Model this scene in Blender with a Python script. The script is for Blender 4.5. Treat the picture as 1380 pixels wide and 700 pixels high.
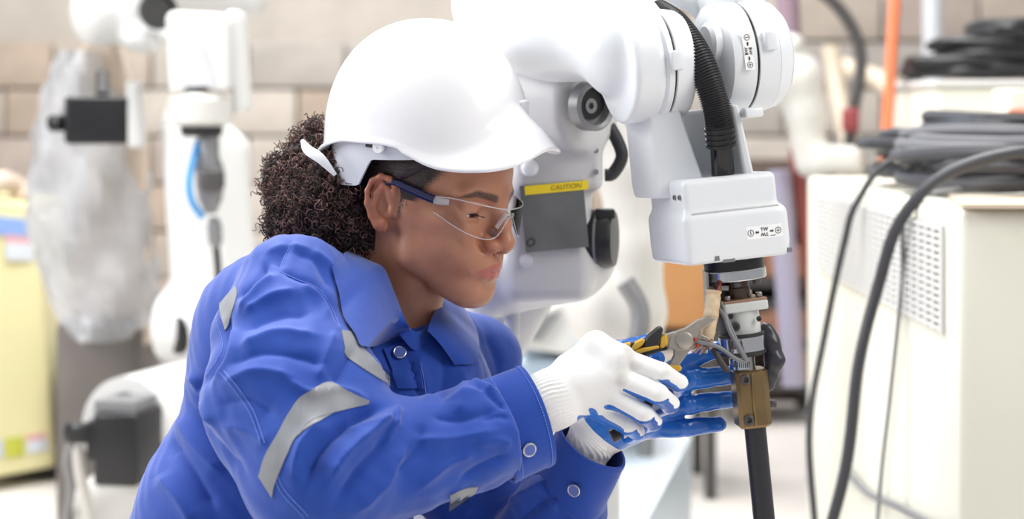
import bpy, bmesh, math, random
import numpy as np
from mathutils import Vector, Matrix

for o in list(bpy.data.objects):
    bpy.data.objects.remove(o)
SC = bpy.context.scene
COL = SC.collection

# ------------------------------------------------------------------ camera, sky, lamps, exposure
F_PX, HOR, CX, DIST, CAM_Z = 2568.0, 150.0, 690.0, 2.14, 1.05
cam_d = bpy.data.cameras.new('camera')
cam = bpy.data.objects.new('camera', cam_d)
COL.objects.link(cam)
cam.location = (0, -DIST, CAM_Z)
cam.rotation_euler = (math.pi / 2, 0, 0)
cam_d.sensor_width = 36.0
cam_d.lens = 36.0 * F_PX / 1380.0
cam_d.shift_y = -(350.0 - HOR) / 1380.0
cam_d.clip_end = 60
cam_d.dof.use_dof = True
cam_d.dof.focus_distance = 2.04
cam_d.dof.aperture_fstop = 3.7
SC.camera = cam

world = bpy.data.worlds.new('hall_daylight')
SC.world = world
world.use_nodes = True
wn = world.node_tree
wn.nodes['Background'].inputs[0].default_value = (0.93, 0.96, 1.0, 1)
wn.nodes['Background'].inputs[1].default_value = 0.45


def area_light(name, loc, target, size, energy, color=(1, 1, 1), size_y=None):
    d = bpy.data.lights.new(name, 'AREA')
    d.energy = energy
    d.color = color
    d.size = size
    if size_y:
        d.shape = 'RECTANGLE'
        d.size_y = size_y
    o = bpy.data.objects.new(name, d)
    COL.objects.link(o)
    o.location = loc
    v = Vector(target) - Vector(loc)
    o.rotation_euler = v.to_track_quat('-Z', 'Y').to_euler()
    return o


area_light('skylight_lamp', (-0.3, 0.9, 3.9), (0, 0.3, 0.9), 2.6, 155, (1, 0.99, 0.97), 2.6)
area_light('window_lamp_left', (-3.4, 0.2, 2.4), (0.6, 0.9, 0.7), 1.8, 120, (1, 1, 1), 2.2)
area_light('window_lamp_right', (2.2, -1.2, 2.6), (0, 0, 0.9), 1.2, 46, (1, 0.96, 0.91), 1.6)
area_light('rear_skylight_lamp', (-0.6, 3.4, 3.8), (0, 3.6, 0.5), 3.6, 190, (1, 1, 1), 2.4)

SC.view_settings.view_transform = 'Standard'
SC.view_settings.look = 'None'
SC.view_settings.gamma = 1.0
SC.view_settings.use_curve_mapping = False
SC.view_settings.exposure = 0.18

# ------------------------------------------------------------------ helpers


def pt(px, py, y=0.0):
    """point of the room that lies y metres behind the woman's plane"""
    d = DIST + y
    return Vector(((px - CX) * d / F_PX, y, CAM_Z - (py - HOR) * d / F_PX))


def pxs(n, y=0.0):
    """size in metres of n photo pixels at depth y"""
    return n * (DIST + y) / F_PX


def v3(p):
    return Vector(p)


MATS = {}


def mat(name, color, rough=0.5, metal=0.0, var=0.0, var_scale=8.0, bump=0.0, bump_scale=60.0, trans=0.0,
        ior=1.45, emit=None, sheen=0.0, spec=0.5, aniso=None, coat=0.0, color2=None, alpha=1.0):
    if name in MATS:
        return MATS[name]
    m = bpy.data.materials.new(name)
    m.use_nodes = True
    nt = m.node_tree
    b = nt.nodes['Principled BSDF']
    c = tuple(color) + (1,)
    b.inputs['Base Color'].default_value = c
    b.inputs['Roughness'].default_value = rough
    b.inputs['Metallic'].default_value = metal
    b.inputs['Transmission Weight'].default_value = trans
    b.inputs['IOR'].default_value = ior
    b.inputs['Specular IOR Level'].default_value = spec
    b.inputs['Sheen Weight'].default_value = sheen
    b.inputs['Coat Weight'].default_value = coat
    b.inputs['Alpha'].default_value = alpha
    tc = nt.nodes.new('ShaderNodeTexCoord')
    if var > 0:
        n = nt.nodes.new('ShaderNodeTexNoise')
        n.inputs['Scale'].default_value = var_scale
        n.inputs['Detail'].default_value = 5
        nt.links.new(tc.outputs['Object'], n.inputs['Vector'])
        r = nt.nodes.new('ShaderNodeValToRGB')
        c2 = color2 or tuple(max(0, x * (1 - var)) for x in color)
        r.color_ramp.elements[0].position = 0.35
        r.color_ramp.elements[0].color = tuple(c2) + (1,)
        r.color_ramp.elements[1].position = 0.65
        r.color_ramp.elements[1].color = c
        nt.links.new(n.outputs['Fac'], r.inputs['Fac'])
        nt.links.new(r.outputs['Color'], b.inputs['Base Color'])
    if bump > 0:
        n2 = nt.nodes.new('ShaderNodeTexNoise')
        n2.inputs['Scale'].default_value = bump_scale
        n2.inputs['Detail'].default_value = 4
        nt.links.new(tc.outputs['Object'], n2.inputs['Vector'])
        bp = nt.nodes.new('ShaderNodeBump')
        bp.inputs['Strength'].default_value = bump
        bp.inputs['Distance'].default_value = 0.002
        nt.links.new(n2.outputs['Fac'], bp.inputs['Height'])
        nt.links.new(bp.outputs['Normal'], b.inputs['Normal'])
    MATS[name] = m
    return m


class MB:
    """collects shapes, then links them as one mesh object"""

    def __init__(s):
        s.v, s.f = [], []

    def add(s, vs, fs):
        k = len(s.v)
        s.v += [tuple(p) for p in vs]
        s.f += [tuple(i + k for i in f) for f in fs]
        return s

    def box(s, c, size, rot=None, bev=0.0):
        c = Vector(c)
        hx, hy, hz = size[0] / 2, size[1] / 2, size[2] / 2
        if bev <= 0:
            vs = [Vector((x, y, z)) for x in (-hx, hx) for y in (-hy, hy) for z in (-hz, hz)]
            fs = [(0, 1, 3, 2), (4, 6, 7, 5), (0, 4, 5, 1), (2, 3, 7, 6), (0, 2, 6, 4), (1, 5, 7, 3)]
        else:
            bm = bmesh.new()
            bmesh.ops.create_cube(bm, size=1)
            for v in bm.verts:
                v.co = Vector((v.co.x * size[0], v.co.y * size[1], v.co.z * size[2]))
            bmesh.ops.bevel(bm, geom=bm.edges[:], offset=bev, segments=3, profile=0.5, affect='EDGES')
            bm.verts.index_update()
            vs = [v.co.copy() for v in bm.verts]
            fs = [tuple(v.index for v in f.verts) for f in bm.faces]
            bm.free()
        if rot is not None:
            vs = [rot @ v for v in vs]
        return s.add([v + c for v in vs], fs)

    def lathe(s, prof, o, axis, seg=32, cap=True, ref=None):
        """prof: (radius, height along the axis)"""
        o, a = Vector(o), Vector(axis).normalized()
        u = (Vector(ref) if ref else Vector((0, 0, 1)) if abs(a.z) < 0.9 else Vector((1, 0, 0)))
        u = (u - a * u.dot(a)).normalized()
        w = a.cross(u)
        vs = []
        for r, h in prof:
            for i in range(seg):
                t = 2 * math.pi * i / seg
                vs.append(o + a * h + (u * math.cos(t) + w * math.sin(t)) * r)
        fs = []
        for j in range(len(prof) - 1):
            for i in range(seg):
                i2 = (i + 1) % seg
                fs.append((j * seg + i, j * seg + i2, (j + 1) * seg + i2, (j + 1) * seg + i))
        if cap:
            fs.append(tuple(reversed(range(seg))))
            fs.append(tuple((len(prof) - 1) * seg + i for i in range(seg)))
        return s.add(vs, fs)

    def cyl(s, p0, p1, r0, r1=None, seg=24, bev=0.0):
        p0, p1 = Vector(p0), Vector(p1)
        r1 = r0 if r1 is None else r1
        L = (p1 - p0).length
        if bev > 0:
            prof = [(r0 - bev, 0), (r0 - bev * .3, bev * .3), (r0, bev), (r1, L - bev), (r1 - bev * .3, L - bev * .3), (r1 - bev, L)]
        else:
            prof = [(r0, 0), (r1, L)]
        return s.lathe(prof, p0, p1 - p0, seg)

    def tube(s, pts, r, seg=10, cap=True, flat=1.0, ref=None, closed=False):
        pts = [Vector(p) for p in pts]
        n = len(pts)
        rs = r if hasattr(r, '__len__') else [r] * n
        vs = []
        nrm = None
        for i in range(n):
            if closed:
                t = (pts[(i + 1) % n] - pts[i - 1]).normalized()
            else:
                t = (pts[min(i + 1, n - 1)] - pts[max(i - 1, 0)]).normalized()
            if nrm is None:
                nrm = Vector(ref) if ref else (Vector((0, 0, 1)) if abs(t.z) < 0.9 else Vector((1, 0, 0)))
            nrm = (nrm - t * nrm.dot(t)).normalized()
            bn = t.cross(nrm)
            for k in range(seg):
                a = 2 * math.pi * k / seg
                vs.append(pts[i] + nrm * math.cos(a) * rs[i] + bn * math.sin(a) * rs[i] * flat)
        fs = []
        for i in range(n if closed else n - 1):
            i1 = (i + 1) % n
            for k in range(seg):
                k2 = (k + 1) % seg
                fs.append((i * seg + k, i * seg + k2, i1 * seg + k2, i1 * seg + k))
        if cap and not closed:
            fs.append(tuple(reversed(range(seg))))
            fs.append(tuple((n - 1) * seg + k for k in range(seg)))
        return s.add(vs, fs)

    def ball(s, c, r, seg=20, rings=12, R=None):
        c = Vector(c)
        r = r if hasattr(r, '__len__') else (r, r, r)
        vs, fs = [], []
        for j in range(rings + 1):
            th = math.pi * j / rings
            for i in range(seg):
                ph = 2 * math.pi * i / seg
                p = Vector((r[0] * math.sin(th) * math.cos(ph), r[1] * math.sin(th) * math.sin(ph), r[2] * math.cos(th)))
                if R is not None:
                    p = R @ p
                vs.append(c + p)
        for j in range(rings):
            for i in range(seg):
                i2 = (i + 1) % seg
                fs.append((j * seg + i, (j + 1) * seg + i, (j + 1) * seg + i2, j * seg + i2))
        return s.add(vs, fs)

    def prism(s, poly, off):
        """poly: list of 3d points (planar outline), off: extrusion vector"""
        off = Vector(off)
        n = len(poly)
        vs = [Vector(p) for p in poly] + [Vector(p) + off for p in poly]
        fs = [tuple(reversed(range(n))), tuple(range(n, 2 * n))]
        fs += [(i, (i + 1) % n, n + (i + 1) % n, n + i) for i in range(n)]
        return s.add(vs, fs)

    def grid(s, P, closed_u=False, closed_v=False):
        """P: array [nu][nv] of points"""
        nu, nv = len(P), len(P[0])
        vs = [p for row in P for p in row]
        fs = []
        for i in range(nu if closed_u else nu - 1):
            for j in range(nv if closed_v else nv - 1):
                i2, j2 = (i + 1) % nu, (j + 1) % nv
                fs.append((i * nv + j, i2 * nv + j, i2 * nv + j2, i * nv + j2))
        return s.add(vs, fs)

    def build(s, name, m, parent=None, smooth=40, bevel=0.0, weld=True):
        me = bpy.data.meshes.new(name)
        me.from_pydata(s.v, [], s.f)
        bm = bmesh.new()
        bm.from_mesh(me)
        if weld:
            bmesh.ops.remove_doubles(bm, verts=bm.verts, dist=1e-6)
        bmesh.ops.recalc_face_normals(bm, faces=bm.faces)
        bm.to_mesh(me)
        bm.free()
        if bevel > 0:
            pass
        return link(name, me, m, parent, smooth, bevel)


def link(name, me, m, parent=None, smooth=40, bevel=0.0):
    o = bpy.data.objects.new(name, me)
    COL.objects.link(o)
    if m is not None:
        for q in (m if isinstance(m, (list, tuple)) else [m]):
            me.materials.append(q)
    if smooth:
        me.shade_smooth()
        if smooth < 180:
            me.set_sharp_from_angle(angle=math.radians(smooth))
    if bevel > 0:
        bv = o.modifiers.new('bevel', 'BEVEL')
        bv.width = bevel
        bv.segments = 2
        bv.limit_method = 'ANGLE'
        bv.harden_normals = True
    if parent is not None:
        adopt(o, parent)
    return o


def world_loc(o):
    l = Vector((0, 0, 0))
    while o is not None:
        l += o.location
        o = o.parent
    return l


def adopt(o, parent):
    o.parent = parent
    o.location = -world_loc(parent)


def tag(o, label=None, cat=None, group=None, kind=None):
    if label:
        o['label'] = label
    if cat:
        o['category'] = cat
    if group:
        o['group'] = group
    if kind:
        o['kind'] = kind
    return o


def thing(name, label, cat, loc=(0, 0, 0), group=None):
    o = bpy.data.objects.new(name, None)
    o.empty_display_size = 0.05
    COL.objects.link(o)
    o.location = loc
    return tag(o, label, cat, group)


def spline(pts, n=40):
    """Catmull-Rom through the points, n samples"""
    P = [Vector(p) for p in pts]
    P = [P[0] * 2 - P[1]] + P + [P[-1] * 2 - P[-2]]
    out = []
    m = len(P) - 3
    for i in range(n):
        t = i / (n - 1) * m
        k = min(int(t), m - 1)
        u = t - k
        a, b, c, d = P[k], P[k + 1], P[k + 2], P[k + 3]
        out.append(0.5 * ((2 * b) + (c - a) * u + (2 * a - 5 * b + 4 * c - d) * u * u + (3 * b - a - 3 * c + d) * u ** 3))
    return out


def text_part(name, body, size, origin, right, up, m, parent, depth=0.0002, align='CENTER'):
    cu = bpy.data.curves.new(name, 'FONT')
    cu.body = body
    cu.size = size
    cu.align_x = align
    cu.align_y = 'CENTER'
    cu.extrude = depth
    tmp = bpy.data.objects.new(name + '_tmp', cu)
    COL.objects.link(tmp)
    dg = bpy.context.evaluated_depsgraph_get()
    me = bpy.data.meshes.new_from_object(tmp.evaluated_get(dg))
    bpy.data.objects.remove(tmp)
    r, u = Vector(right).normalized(), Vector(up).normalized()
    n = r.cross(u)
    M = Matrix((r, u, n)).transposed().to_4x4()
    M.translation = Vector(origin)
    me.transform(M)
    me.materials.clear()
    return link(name, me, m, parent, 0)


# ---- implicit surfaces: distance fields on a rectilinear grid, meshed by surface nets


class Field:
    def __init__(s, xs, ys, zs, init=0.06):
        s.x, s.y, s.z = [np.asarray(a, np.float32) for a in (xs, ys, zs)]
        s.F = np.full((len(s.x), len(s.y), len(s.z)), init, np.float32)

    def op(s, fn, lo, hi, k=0.0, mode='u', pad=0.02):
        sl = []
        for a, l, h in zip((s.x, s.y, s.z), lo, hi):
            i0 = int(np.searchsorted(a, l - pad - k))
            i1 = int(np.searchsorted(a, h + pad + k))
            if i1 <= i0:
                return s
            sl.append(slice(i0, i1))
        X = s.x[sl[0]][:, None, None]
        Y = s.y[sl[1]][None, :, None]
        Z = s.z[sl[2]][None, None, :]
        d = fn(X, Y, Z).astype(np.float32)
        A = s.F[tuple(sl)]
        if mode == 's':
            d = -d
        if mode == 'u':
            r = np.minimum(A, d)
            sg = -1
        else:
            r = np.maximum(A, d)
            sg = 1
        if k > 0:
            h = np.maximum(k - np.abs(A - d), 0) / k
            r = r + sg * h * h * k * 0.25
        s.F[tuple(sl)] = r
        return s

    def cap(s, a, b, ra, rb=None, k=0.0, mode='u', sq=(1, 1, 1), pad=0.02):
        rb = ra if rb is None else rb
        a, b = np.array(a, np.float32), np.array(b, np.float32)
        ab = b - a
        L2 = float((ab * ab).sum()) + 1e-12

        def fn(X, Y, Z):
            px, py, pz = X - a[0], Y - a[1], Z - a[2]
            t = np.clip((px * ab[0] + py * ab[1] + pz * ab[2]) / L2, 0, 1)
            return np.sqrt((px - t * ab[0]) ** 2 + (py - t * ab[1]) ** 2 + (pz - t * ab[2]) ** 2) - (ra + (rb - ra) * t)
        R = max(ra, rb)
        return s.op(fn, np.minimum(a, b) - R, np.maximum(a, b) + R, k, mode, pad)

    def chain(s, pts, rs, k=0.0, mode='u', pad=0.02):
        for i in range(len(pts) - 1):
            s.cap(pts[i], pts[i + 1], rs[i], rs[i + 1], k, mode, pad)
        return s

    def ell(s, c, r, R=None, k=0.0, mode='u', pad=0.02):
        c = np.array(c, np.float32)
        r = np.array(r, np.float32)
        M = np.eye(3) if R is None else np.array(R)     # columns: axes of the ellipsoid

        def fn(X, Y, Z):
            px, py, pz = X - c[0], Y - c[1], Z - c[2]
            q = [px * M[0, i] + py * M[1, i] + pz * M[2, i] for i in range(3)]
            k0 = np.sqrt(sum((q[i] / r[i]) ** 2 for i in range(3)))
            k1 = np.sqrt(sum((q[i] / r[i] ** 2) ** 2 for i in range(3))) + 1e-9
            return k0 * (k0 - 1) / k1
        e = np.sqrt(((M * r[None, :]) ** 2).sum(1))
        return s.op(fn, c - e, c + e, k, mode, pad)

    def rbox(s, c, half, R=None, rad=0.0, k=0.0, mode='u', pad=0.02):
        c = np.array(c, np.float32)
        h = np.array(half, np.float32) - rad
        M = np.eye(3) if R is None else np.array(R)

        def fn(X, Y, Z):
            px, py, pz = X - c[0], Y - c[1], Z - c[2]
            q = [np.abs(px * M[0, i] + py * M[1, i] + pz * M[2, i]) - h[i] for i in range(3)]
            return np.sqrt(sum(np.maximum(a, 0) ** 2 for a in q)) + np.minimum(np.maximum(np.maximum(q[0], q[1]), q[2]), 0) - rad
        e = (np.abs(M) * np.array(half)[None, :]).sum(1)
        return s.op(fn, c - e, c + e, k, mode, pad)

    def disc(s, c, axis, r, h, rad=0.0, k=0.0, mode='u', pad=0.02):
        """rounded cylinder: centre, axis, radius, half height"""
        c = np.array(c, np.float32)
        a = np.array(Vector(axis).normalized(), np.float32)

        def fn(X, Y, Z):
            px, py, pz = X - c[0], Y - c[1], Z - c[2]
            t = px * a[0] + py * a[1] + pz * a[2]
            rr = np.sqrt(np.maximum(px * px + py * py + pz * pz - t * t, 0))
            q0, q1 = rr - (r - rad), np.abs(t) - (h - rad)
            return np.sqrt(np.maximum(q0, 0) ** 2 + np.maximum(q1, 0) ** 2) + np.minimum(np.maximum(q0, q1), 0) - rad
        e = np.full(3, math.hypot(r, h))
        return s.op(fn, c - e, c + e, k, mode, pad)

    def mesh(s):
        """surface nets -> verts (n,3), quads (m,4)"""
        F, x, y, z = s.F, s.x, s.y, s.z
        I = F < 0
        nx, ny, nz = F.shape
        c = I[:-1, :-1, :-1].astype(np.uint8)
        cnt = np.zeros((nx - 1, ny - 1, nz - 1), np.uint8)
        for dx in (0, 1):
            for dy in (0, 1):
                for dz in (0, 1):
                    cnt += I[dx:nx - 1 + dx, dy:ny - 1 + dy, dz:nz - 1 + dz]
        act = (cnt > 0) & (cnt < 8)
        ci, cj, ck = np.nonzero(act)
        n = len(ci)
        idx = np.full(act.shape, -1, np.int64)
        idx[ci, cj, ck] = np.arange(n)
        acc = np.zeros((n, 3))
        num = np.zeros(n)
        for ax in range(3):
            for a in (0, 1):
                for b in (0, 1):
                    o0 = [0, 0, 0]
                    o1 = [0, 0, 0]
                    oth = [q for q in range(3) if q != ax]
                    o0[oth[0]] = o1[oth[0]] = a
                    o0[oth[1]] = o1[oth[1]] = b
                    o1[ax] = 1
                    f0 = F[ci + o0[0], cj + o0[1], ck + o0[2]]
                    f1 = F[ci + o1[0], cj + o1[1], ck + o1[2]]
                    hit = (f0 < 0) != (f1 < 0)
                    t = np.where(hit, f0 / np.where(hit, f0 - f1, 1), 0)
                    P0 = np.stack([x[ci + o0[0]], y[cj + o0[1]], z[ck + o0[2]]], 1)
                    P1 = np.stack([x[ci + o1[0]], y[cj + o1[1]], z[ck + o1[2]]], 1)
                    acc += np.where(hit[:, None], P0 + (P1 - P0) * t[:, None], 0)
                    num += hit
        V = acc / num[:, None]
        Q = []
        for ax in range(3):
            u, w = [(1, 2), (2, 0), (0, 1)][ax]
            sl0 = [slice(None)] * 3
            sl1 = [slice(None)] * 3
            sl0[ax], sl1[ax] = slice(0, -1), slice(1, None)
            A, B = I[tuple(sl0)], I[tuple(sl1)]
            e = np.stack(np.nonzero(A != B), 1)
            ok = (e[:, u] > 0) & (e[:, w] > 0) & (e[:, u] < F.shape[u] - 1) & (e[:, w] < F.shape[w] - 1)
            e = e[ok]
            ins = A[e[:, 0], e[:, 1], e[:, 2]]

            def cell(du, dw):
                q = e.copy()
                q[:, u] -= du
                q[:, w] -= dw
                return idx[q[:, 0], q[:, 1], q[:, 2]]
            q = np.stack([cell(1, 1), cell(0, 1), cell(0, 0), cell(1, 0)], 1)
            q = np.where(ins[:, None], q, q[:, ::-1])
            Q.append(q)
        return V, np.concatenate(Q)


def np_mesh(name, V, Q, m, parent=None, smooth=180):
    me = bpy.data.meshes.new(name)
    me.vertices.add(len(V))
    me.vertices.foreach_set('co', np.asarray(V, np.float32).ravel())
    k = Q.shape[1]
    me.loops.add(len(Q) * k)
    me.loops.foreach_set('vertex_index', np.asarray(Q, np.int32).ravel())
    me.polygons.add(len(Q))
    me.polygons.foreach_set('loop_start', np.arange(len(Q), dtype=np.int32) * k)
    me.update(calc_edges=True)
    return link(name, me, m, parent, smooth)


def vnormals(V, Q):
    n = np.cross(V[Q[:, 2]] - V[Q[:, 0]], V[Q[:, 3]] - V[Q[:, 1]])
    N = np.zeros_like(V)
    for i in range(4):
        np.add.at(N, Q[:, i], n)
    return N / (np.linalg.norm(N, axis=1, keepdims=True) + 1e-12)


def relax(V, Q, it=2, lam=0.5):
    for _ in range(it):
        S = np.zeros_like(V)
        C = np.zeros(len(V))
        for i in range(4):
            a, b = Q[:, i], Q[:, (i + 1) % 4]
            np.add.at(S, a, V[b])
            np.add.at(C, a, 1)
            np.add.at(S, b, V[a])
            np.add.at(C, b, 1)
        V = V + lam * (S / np.maximum(C, 1)[:, None] - V)
    return V


def set_attr(o, name, vals):
    a = o.data.attributes.new(name, 'FLOAT', 'POINT')
    a.data.foreach_set('value', np.asarray(vals, np.float32))


def to_px(V):
    d = DIST + V[:, 1]
    return CX + V[:, 0] * F_PX / d, HOR + (CAM_Z - V[:, 2]) * F_PX / d


def lin(a, b, step):
    return np.arange(a, b + step * 0.5, step)


def axis_steps(segs):
    """rectilinear axis: list of (start, end, step)"""
    out = []
    for a, b, st in segs:
        out += list(np.arange(a, b - st * 0.25, st))
    out.append(segs[-1][1])
    return np.array(out)


def smoothstep(a, b, x):
    t = np.clip((x - a) / (b - a), 0, 1)
    return t * t * (3 - 2 * t)


def rot_frame(x, z):
    """matrix with columns x, y, z from an x direction and an approximate z"""
    x = Vector(x).normalized()
    z = Vector(z)
    z = (z - x * z.dot(x)).normalized()
    y = z.cross(x)
    return Matrix((x, y, z)).transposed()


def srgb(r, g, b):
    f = lambda c: (c / 255) / 12.92 if c <= 10 else ((c / 255 + 0.055) / 1.055) ** 2.4
    return (f(r), f(g), f(b))


# ------------------------------------------------------------------ materials of the hall
M_FLOOR = mat('concrete_floor', srgb(214, 208, 202), 0.55, var=0.12, var_scale=3, bump=0.05)
M_BLOCK = [mat('block_%s' % n, srgb(*c), 0.9, var=0.16, var_scale=9, bump=0.3, bump_scale=40) for n, c in
           (('sand', (176, 164, 152)), ('grey', (168, 161, 154)), ('tan', (170, 154, 139)), ('rose', (170, 156, 147)), ('pale', (186, 177, 167)))]
M_MORTAR = mat('mortar', srgb(178, 170, 161), 0.95, var=0.1)
M_SHEET = mat('corrugated_steel', srgb(176, 188, 204), 0.45, 0.2, var=0.1)
M_WHITE = mat('white_paint', srgb(214, 214, 212), 0.35, var=0.04, var_scale=3)
M_WHITE2 = mat('aged_white_paint', srgb(204, 202, 197), 0.4, var=0.06, var_scale=4)
M_GREYW = mat('pale_grey_paint', srgb(196, 198, 202), 0.45)
M_BLACK = mat('black_plastic', srgb(28, 28, 30), 0.35)
M_RUBBER = mat('black_rubber', srgb(40, 40, 43), 0.5)
M_CABLE = mat('dark_grey_cable', srgb(62, 62, 66), 0.4)
M_GREY = mat('mid_grey_metal', srgb(128, 128, 130), 0.4, 0.3)
M_DGREY = mat('dark_grey_metal', srgb(78, 76, 76), 0.45, 0.3)
M_YELLOW = mat('pale_yellow_enamel', srgb(230, 222, 172), 0.4, var=0.03)
M_CREAM = mat('cream_enamel', srgb(222, 220, 206), 0.4, var=0.03, var_scale=3)
M_GRILLE = mat('grille_grey', srgb(112, 114, 112), 0.6)
M_ORANGE = mat('orange_plastic', srgb(232, 124, 82), 0.5)
M_CARD = mat('brown_board', srgb(190, 138, 88), 0.7, var=0.12)
M_BLUEL = mat('blue_sticker', srgb(140, 170, 225), 0.5)
M_REDL = mat('red_sticker', srgb(222, 165, 165), 0.5)
M_PALEL = mat('pale_sticker', srgb(214, 220, 228), 0.5)
M_GREENL = mat('yellow_green_sticker', srgb(200, 205, 80), 0.5)
M_ORANGEL = mat('orange_sticker', srgb(240, 130, 80), 0.5)
M_BLUEHOSE = mat('blue_hose', srgb(70, 150, 215), 0.4)
M_GALV = mat('galvanised_sheet', srgb(176, 192, 206), 0.35, 0.35, var=0.06)
M_BROWN = mat('brown_carton', srgb(150, 108, 88), 0.8, var=0.1)
M_RED = mat('red_clamp', srgb(138, 62, 66), 0.6)
M_PIPE = mat('beige_pipe', srgb(205, 190, 170), 0.5)
M_TAN = mat('tan_paint', srgb(204, 186, 168), 0.5)


def structure(o):
    o['kind'] = 'structure'
    return o


# floor
structure(MB().box((0.4, 2.2, -0.05), (9.0, 9.4, 0.1)).build('floor', M_FLOOR))

# rear wall: mortar bed with single concrete blocks, corrugated sheets above on the left
WY = 5.5
wall = structure(MB().box((0.4, WY + 0.14, 0.78), (9.0, 0.2, 1.55)).build('wall_back', M_MORTAR))
random.seed(5)
block_meshes = []
for i, m in enumerate(M_BLOCK):
    b = MB().box((0, 0, 0), (0.38, 0.10, 0.18), bev=0.008).build('block', m, wall)
    block_meshes.append(b.data)
    bpy.data.objects.remove(b)
for row in range(8):
    for colm in range(24):
        x = -4.47 + colm * 0.39 + (0.195 if row % 2 else 0) + 0.1
        z = 0.095 + row * 0.19
        if row == 7 and x < 0.1:
            continue
        o = bpy.data.objects.new('block', random.choice(block_meshes))
        COL.objects.link(o)
        o.parent = wall
        o.location = Vector((x, WY + 0.03 + random.uniform(-0.008, 0.008), z)) - wall.location
top_wall = structure(MB().box((0.4, WY + 0.26, 2.3), (9.0, 0.1, 1.5)).build('wall_back_upper', M_GREYW))
for k in range(6):
    x0 = -3.4 + k * 0.62
    P = []
    for i in range(33):
        xx = x0 + i * 0.62 / 32 * 1.02
        w = 0.02 * math.tanh(3 * math.sin(i / 32 * 2 * math.pi * 4))
        P.append([Vector((xx, WY + 0.1 + w, 1.36)), Vector((xx, WY + 0.1 + w, 2.7))])
    MB().grid(P).build('corrugated_panel', M_SHEET, top_wall, smooth=60)

# ------------------------------------------------------------------ pale yellow control cabinet at the left
cab = thing('control_cabinet', 'pale yellow upright control cabinet cut off by the left edge of the photo', 'cabinet', pt(20, 650, 3.1) * 1)
cab.location.z = 0
cab.location = (cab.location.x, 3.2, 0)
f0 = [pt(-60, 262, 3.0), pt(46, 276, 3.25), pt(76, 630, 3.25), pt(-60, 655, 3.0)]
MB().prism(f0, (-0.04, 0.55, 0)).build('body', M_YELLOW, cab, bevel=0.012)
n_out = Vector((-0.3, -1, 0)).normalized() * 0.006


def on_cab(u0, u1, v0, v1, name, m):
    def q(u, v):
        a = f0[0].lerp(f0[1], u)
        b = f0[3].lerp(f0[2], u)
        return a.lerp(b, v) + Vector((0, -0.005, 0))
    MB().prism([q(u0, v0), q(u1, v0), q(u1, v1), q(u0, v1)], (0, 0.004, 0)).build(name, m, cab)


on_cab(0.45, 0.93, 0.06, 0.125, 'sticker', M_BLUEL)
on_cab(0.60, 0.94, 0.125, 0.15, 'sticker', M_REDL)
on_cab(0.60, 0.94, 0.15, 0.215, 'sticker', M_PALEL)
on_cab(0.50, 0.685, 0.865, 0.935, 'sticker', M_GREENL)
on_cab(0.72, 0.93, 0.865, 0.885, 'sticker', M_REDL)
on_cab(0.72, 0.93, 0.885, 0.93, 'sticker', M_PALEL)
on_cab(0.30, 0.47, 0.865, 0.93, 'sticker', M_PALEL)
MB().box((-1.52, 3.5, 0.03), (0.42, 0.4, 0.06)).build('plinth', M_BLACK, cab)
MB().tube(spline([pt(-30, 258, 3.1), pt(0, 245, 3.2), pt(20, 250, 3.3), pt(35, 268, 3.3)], 16), 0.03, 8).build('cap_bundle', M_TAN, cab)

# ------------------------------------------------------------------ robots in the left background
ra = thing('wrapped_robot', 'white robot arm wrapped in clear crumpled plastic, behind a black motor at the left', 'robot', (-1.0, 2.4, 0))
fa = Field(lin(-1.25, -0.55, 0.012), lin(1.9, 2.8, 0.015), lin(0.75, 1.5, 0.012))
fa.disc(pt(175, 12, 2.3), (0.9, -0.5, 0.05), 0.085, 0.085, 0.03)
fa.ell(pt(133, 15, 2.25), (0.065, 0.07, 0.085), k=0.02)
fa.cap(pt(250, -20, 2.5), pt(330, -5, 2.6), 0.06, 0.06, k=0.02)
fa.ell(pt(195, 52, 2.25), (0.055, 0.06, 0.035), k=0.03)
V, Q = fa.mesh()
np_mesh('elbow_housing', V, Q, M_WHITE, ra)
MB().lathe([(0.045, 0), (0.043, 0.012), (0.034, 0.012), (0.03, -0.03)], pt(213, 14, 2.17), (0.45, -0.9, 0.05), 24).build('hollow_shaft', M_BLACK, ra)
MB().prism([pt(105, 40, 2.35), pt(150, 45, 2.35), pt(190, 190, 2.35), pt(198, 470, 2.4), pt(80, 470, 2.4), pt(120, 190, 2.35)], (0, 0.12, 0)).build('arm_link', M_TAN, ra, bevel=0.02)
MB().prism([pt(168, 110, 2.28), pt(186, 110, 2.28), pt(192, 200, 2.28), pt(172, 200, 2.28)], (0, 0.06, 0)).build('arm_rib', M_WHITE, ra, bevel=0.008)
mo = MB().box(pt(129, 162, 2.1), (0.135, 0.13, 0.105), Matrix.Rotation(0.25, 3, 'Z'), bev=0.008).build('motor', M_BLACK, ra)
MB().cyl(pt(96, 166, 2.1), pt(70, 166, 2.05), 0.019, seg=16, bev=0.003).build('connector', M_BLACK, mo)
MB().cyl(pt(138, 130, 2.15), pt(138, 100, 2.2), 0.015, seg=12).build('motor_cable', M_DGREY, mo)
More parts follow.
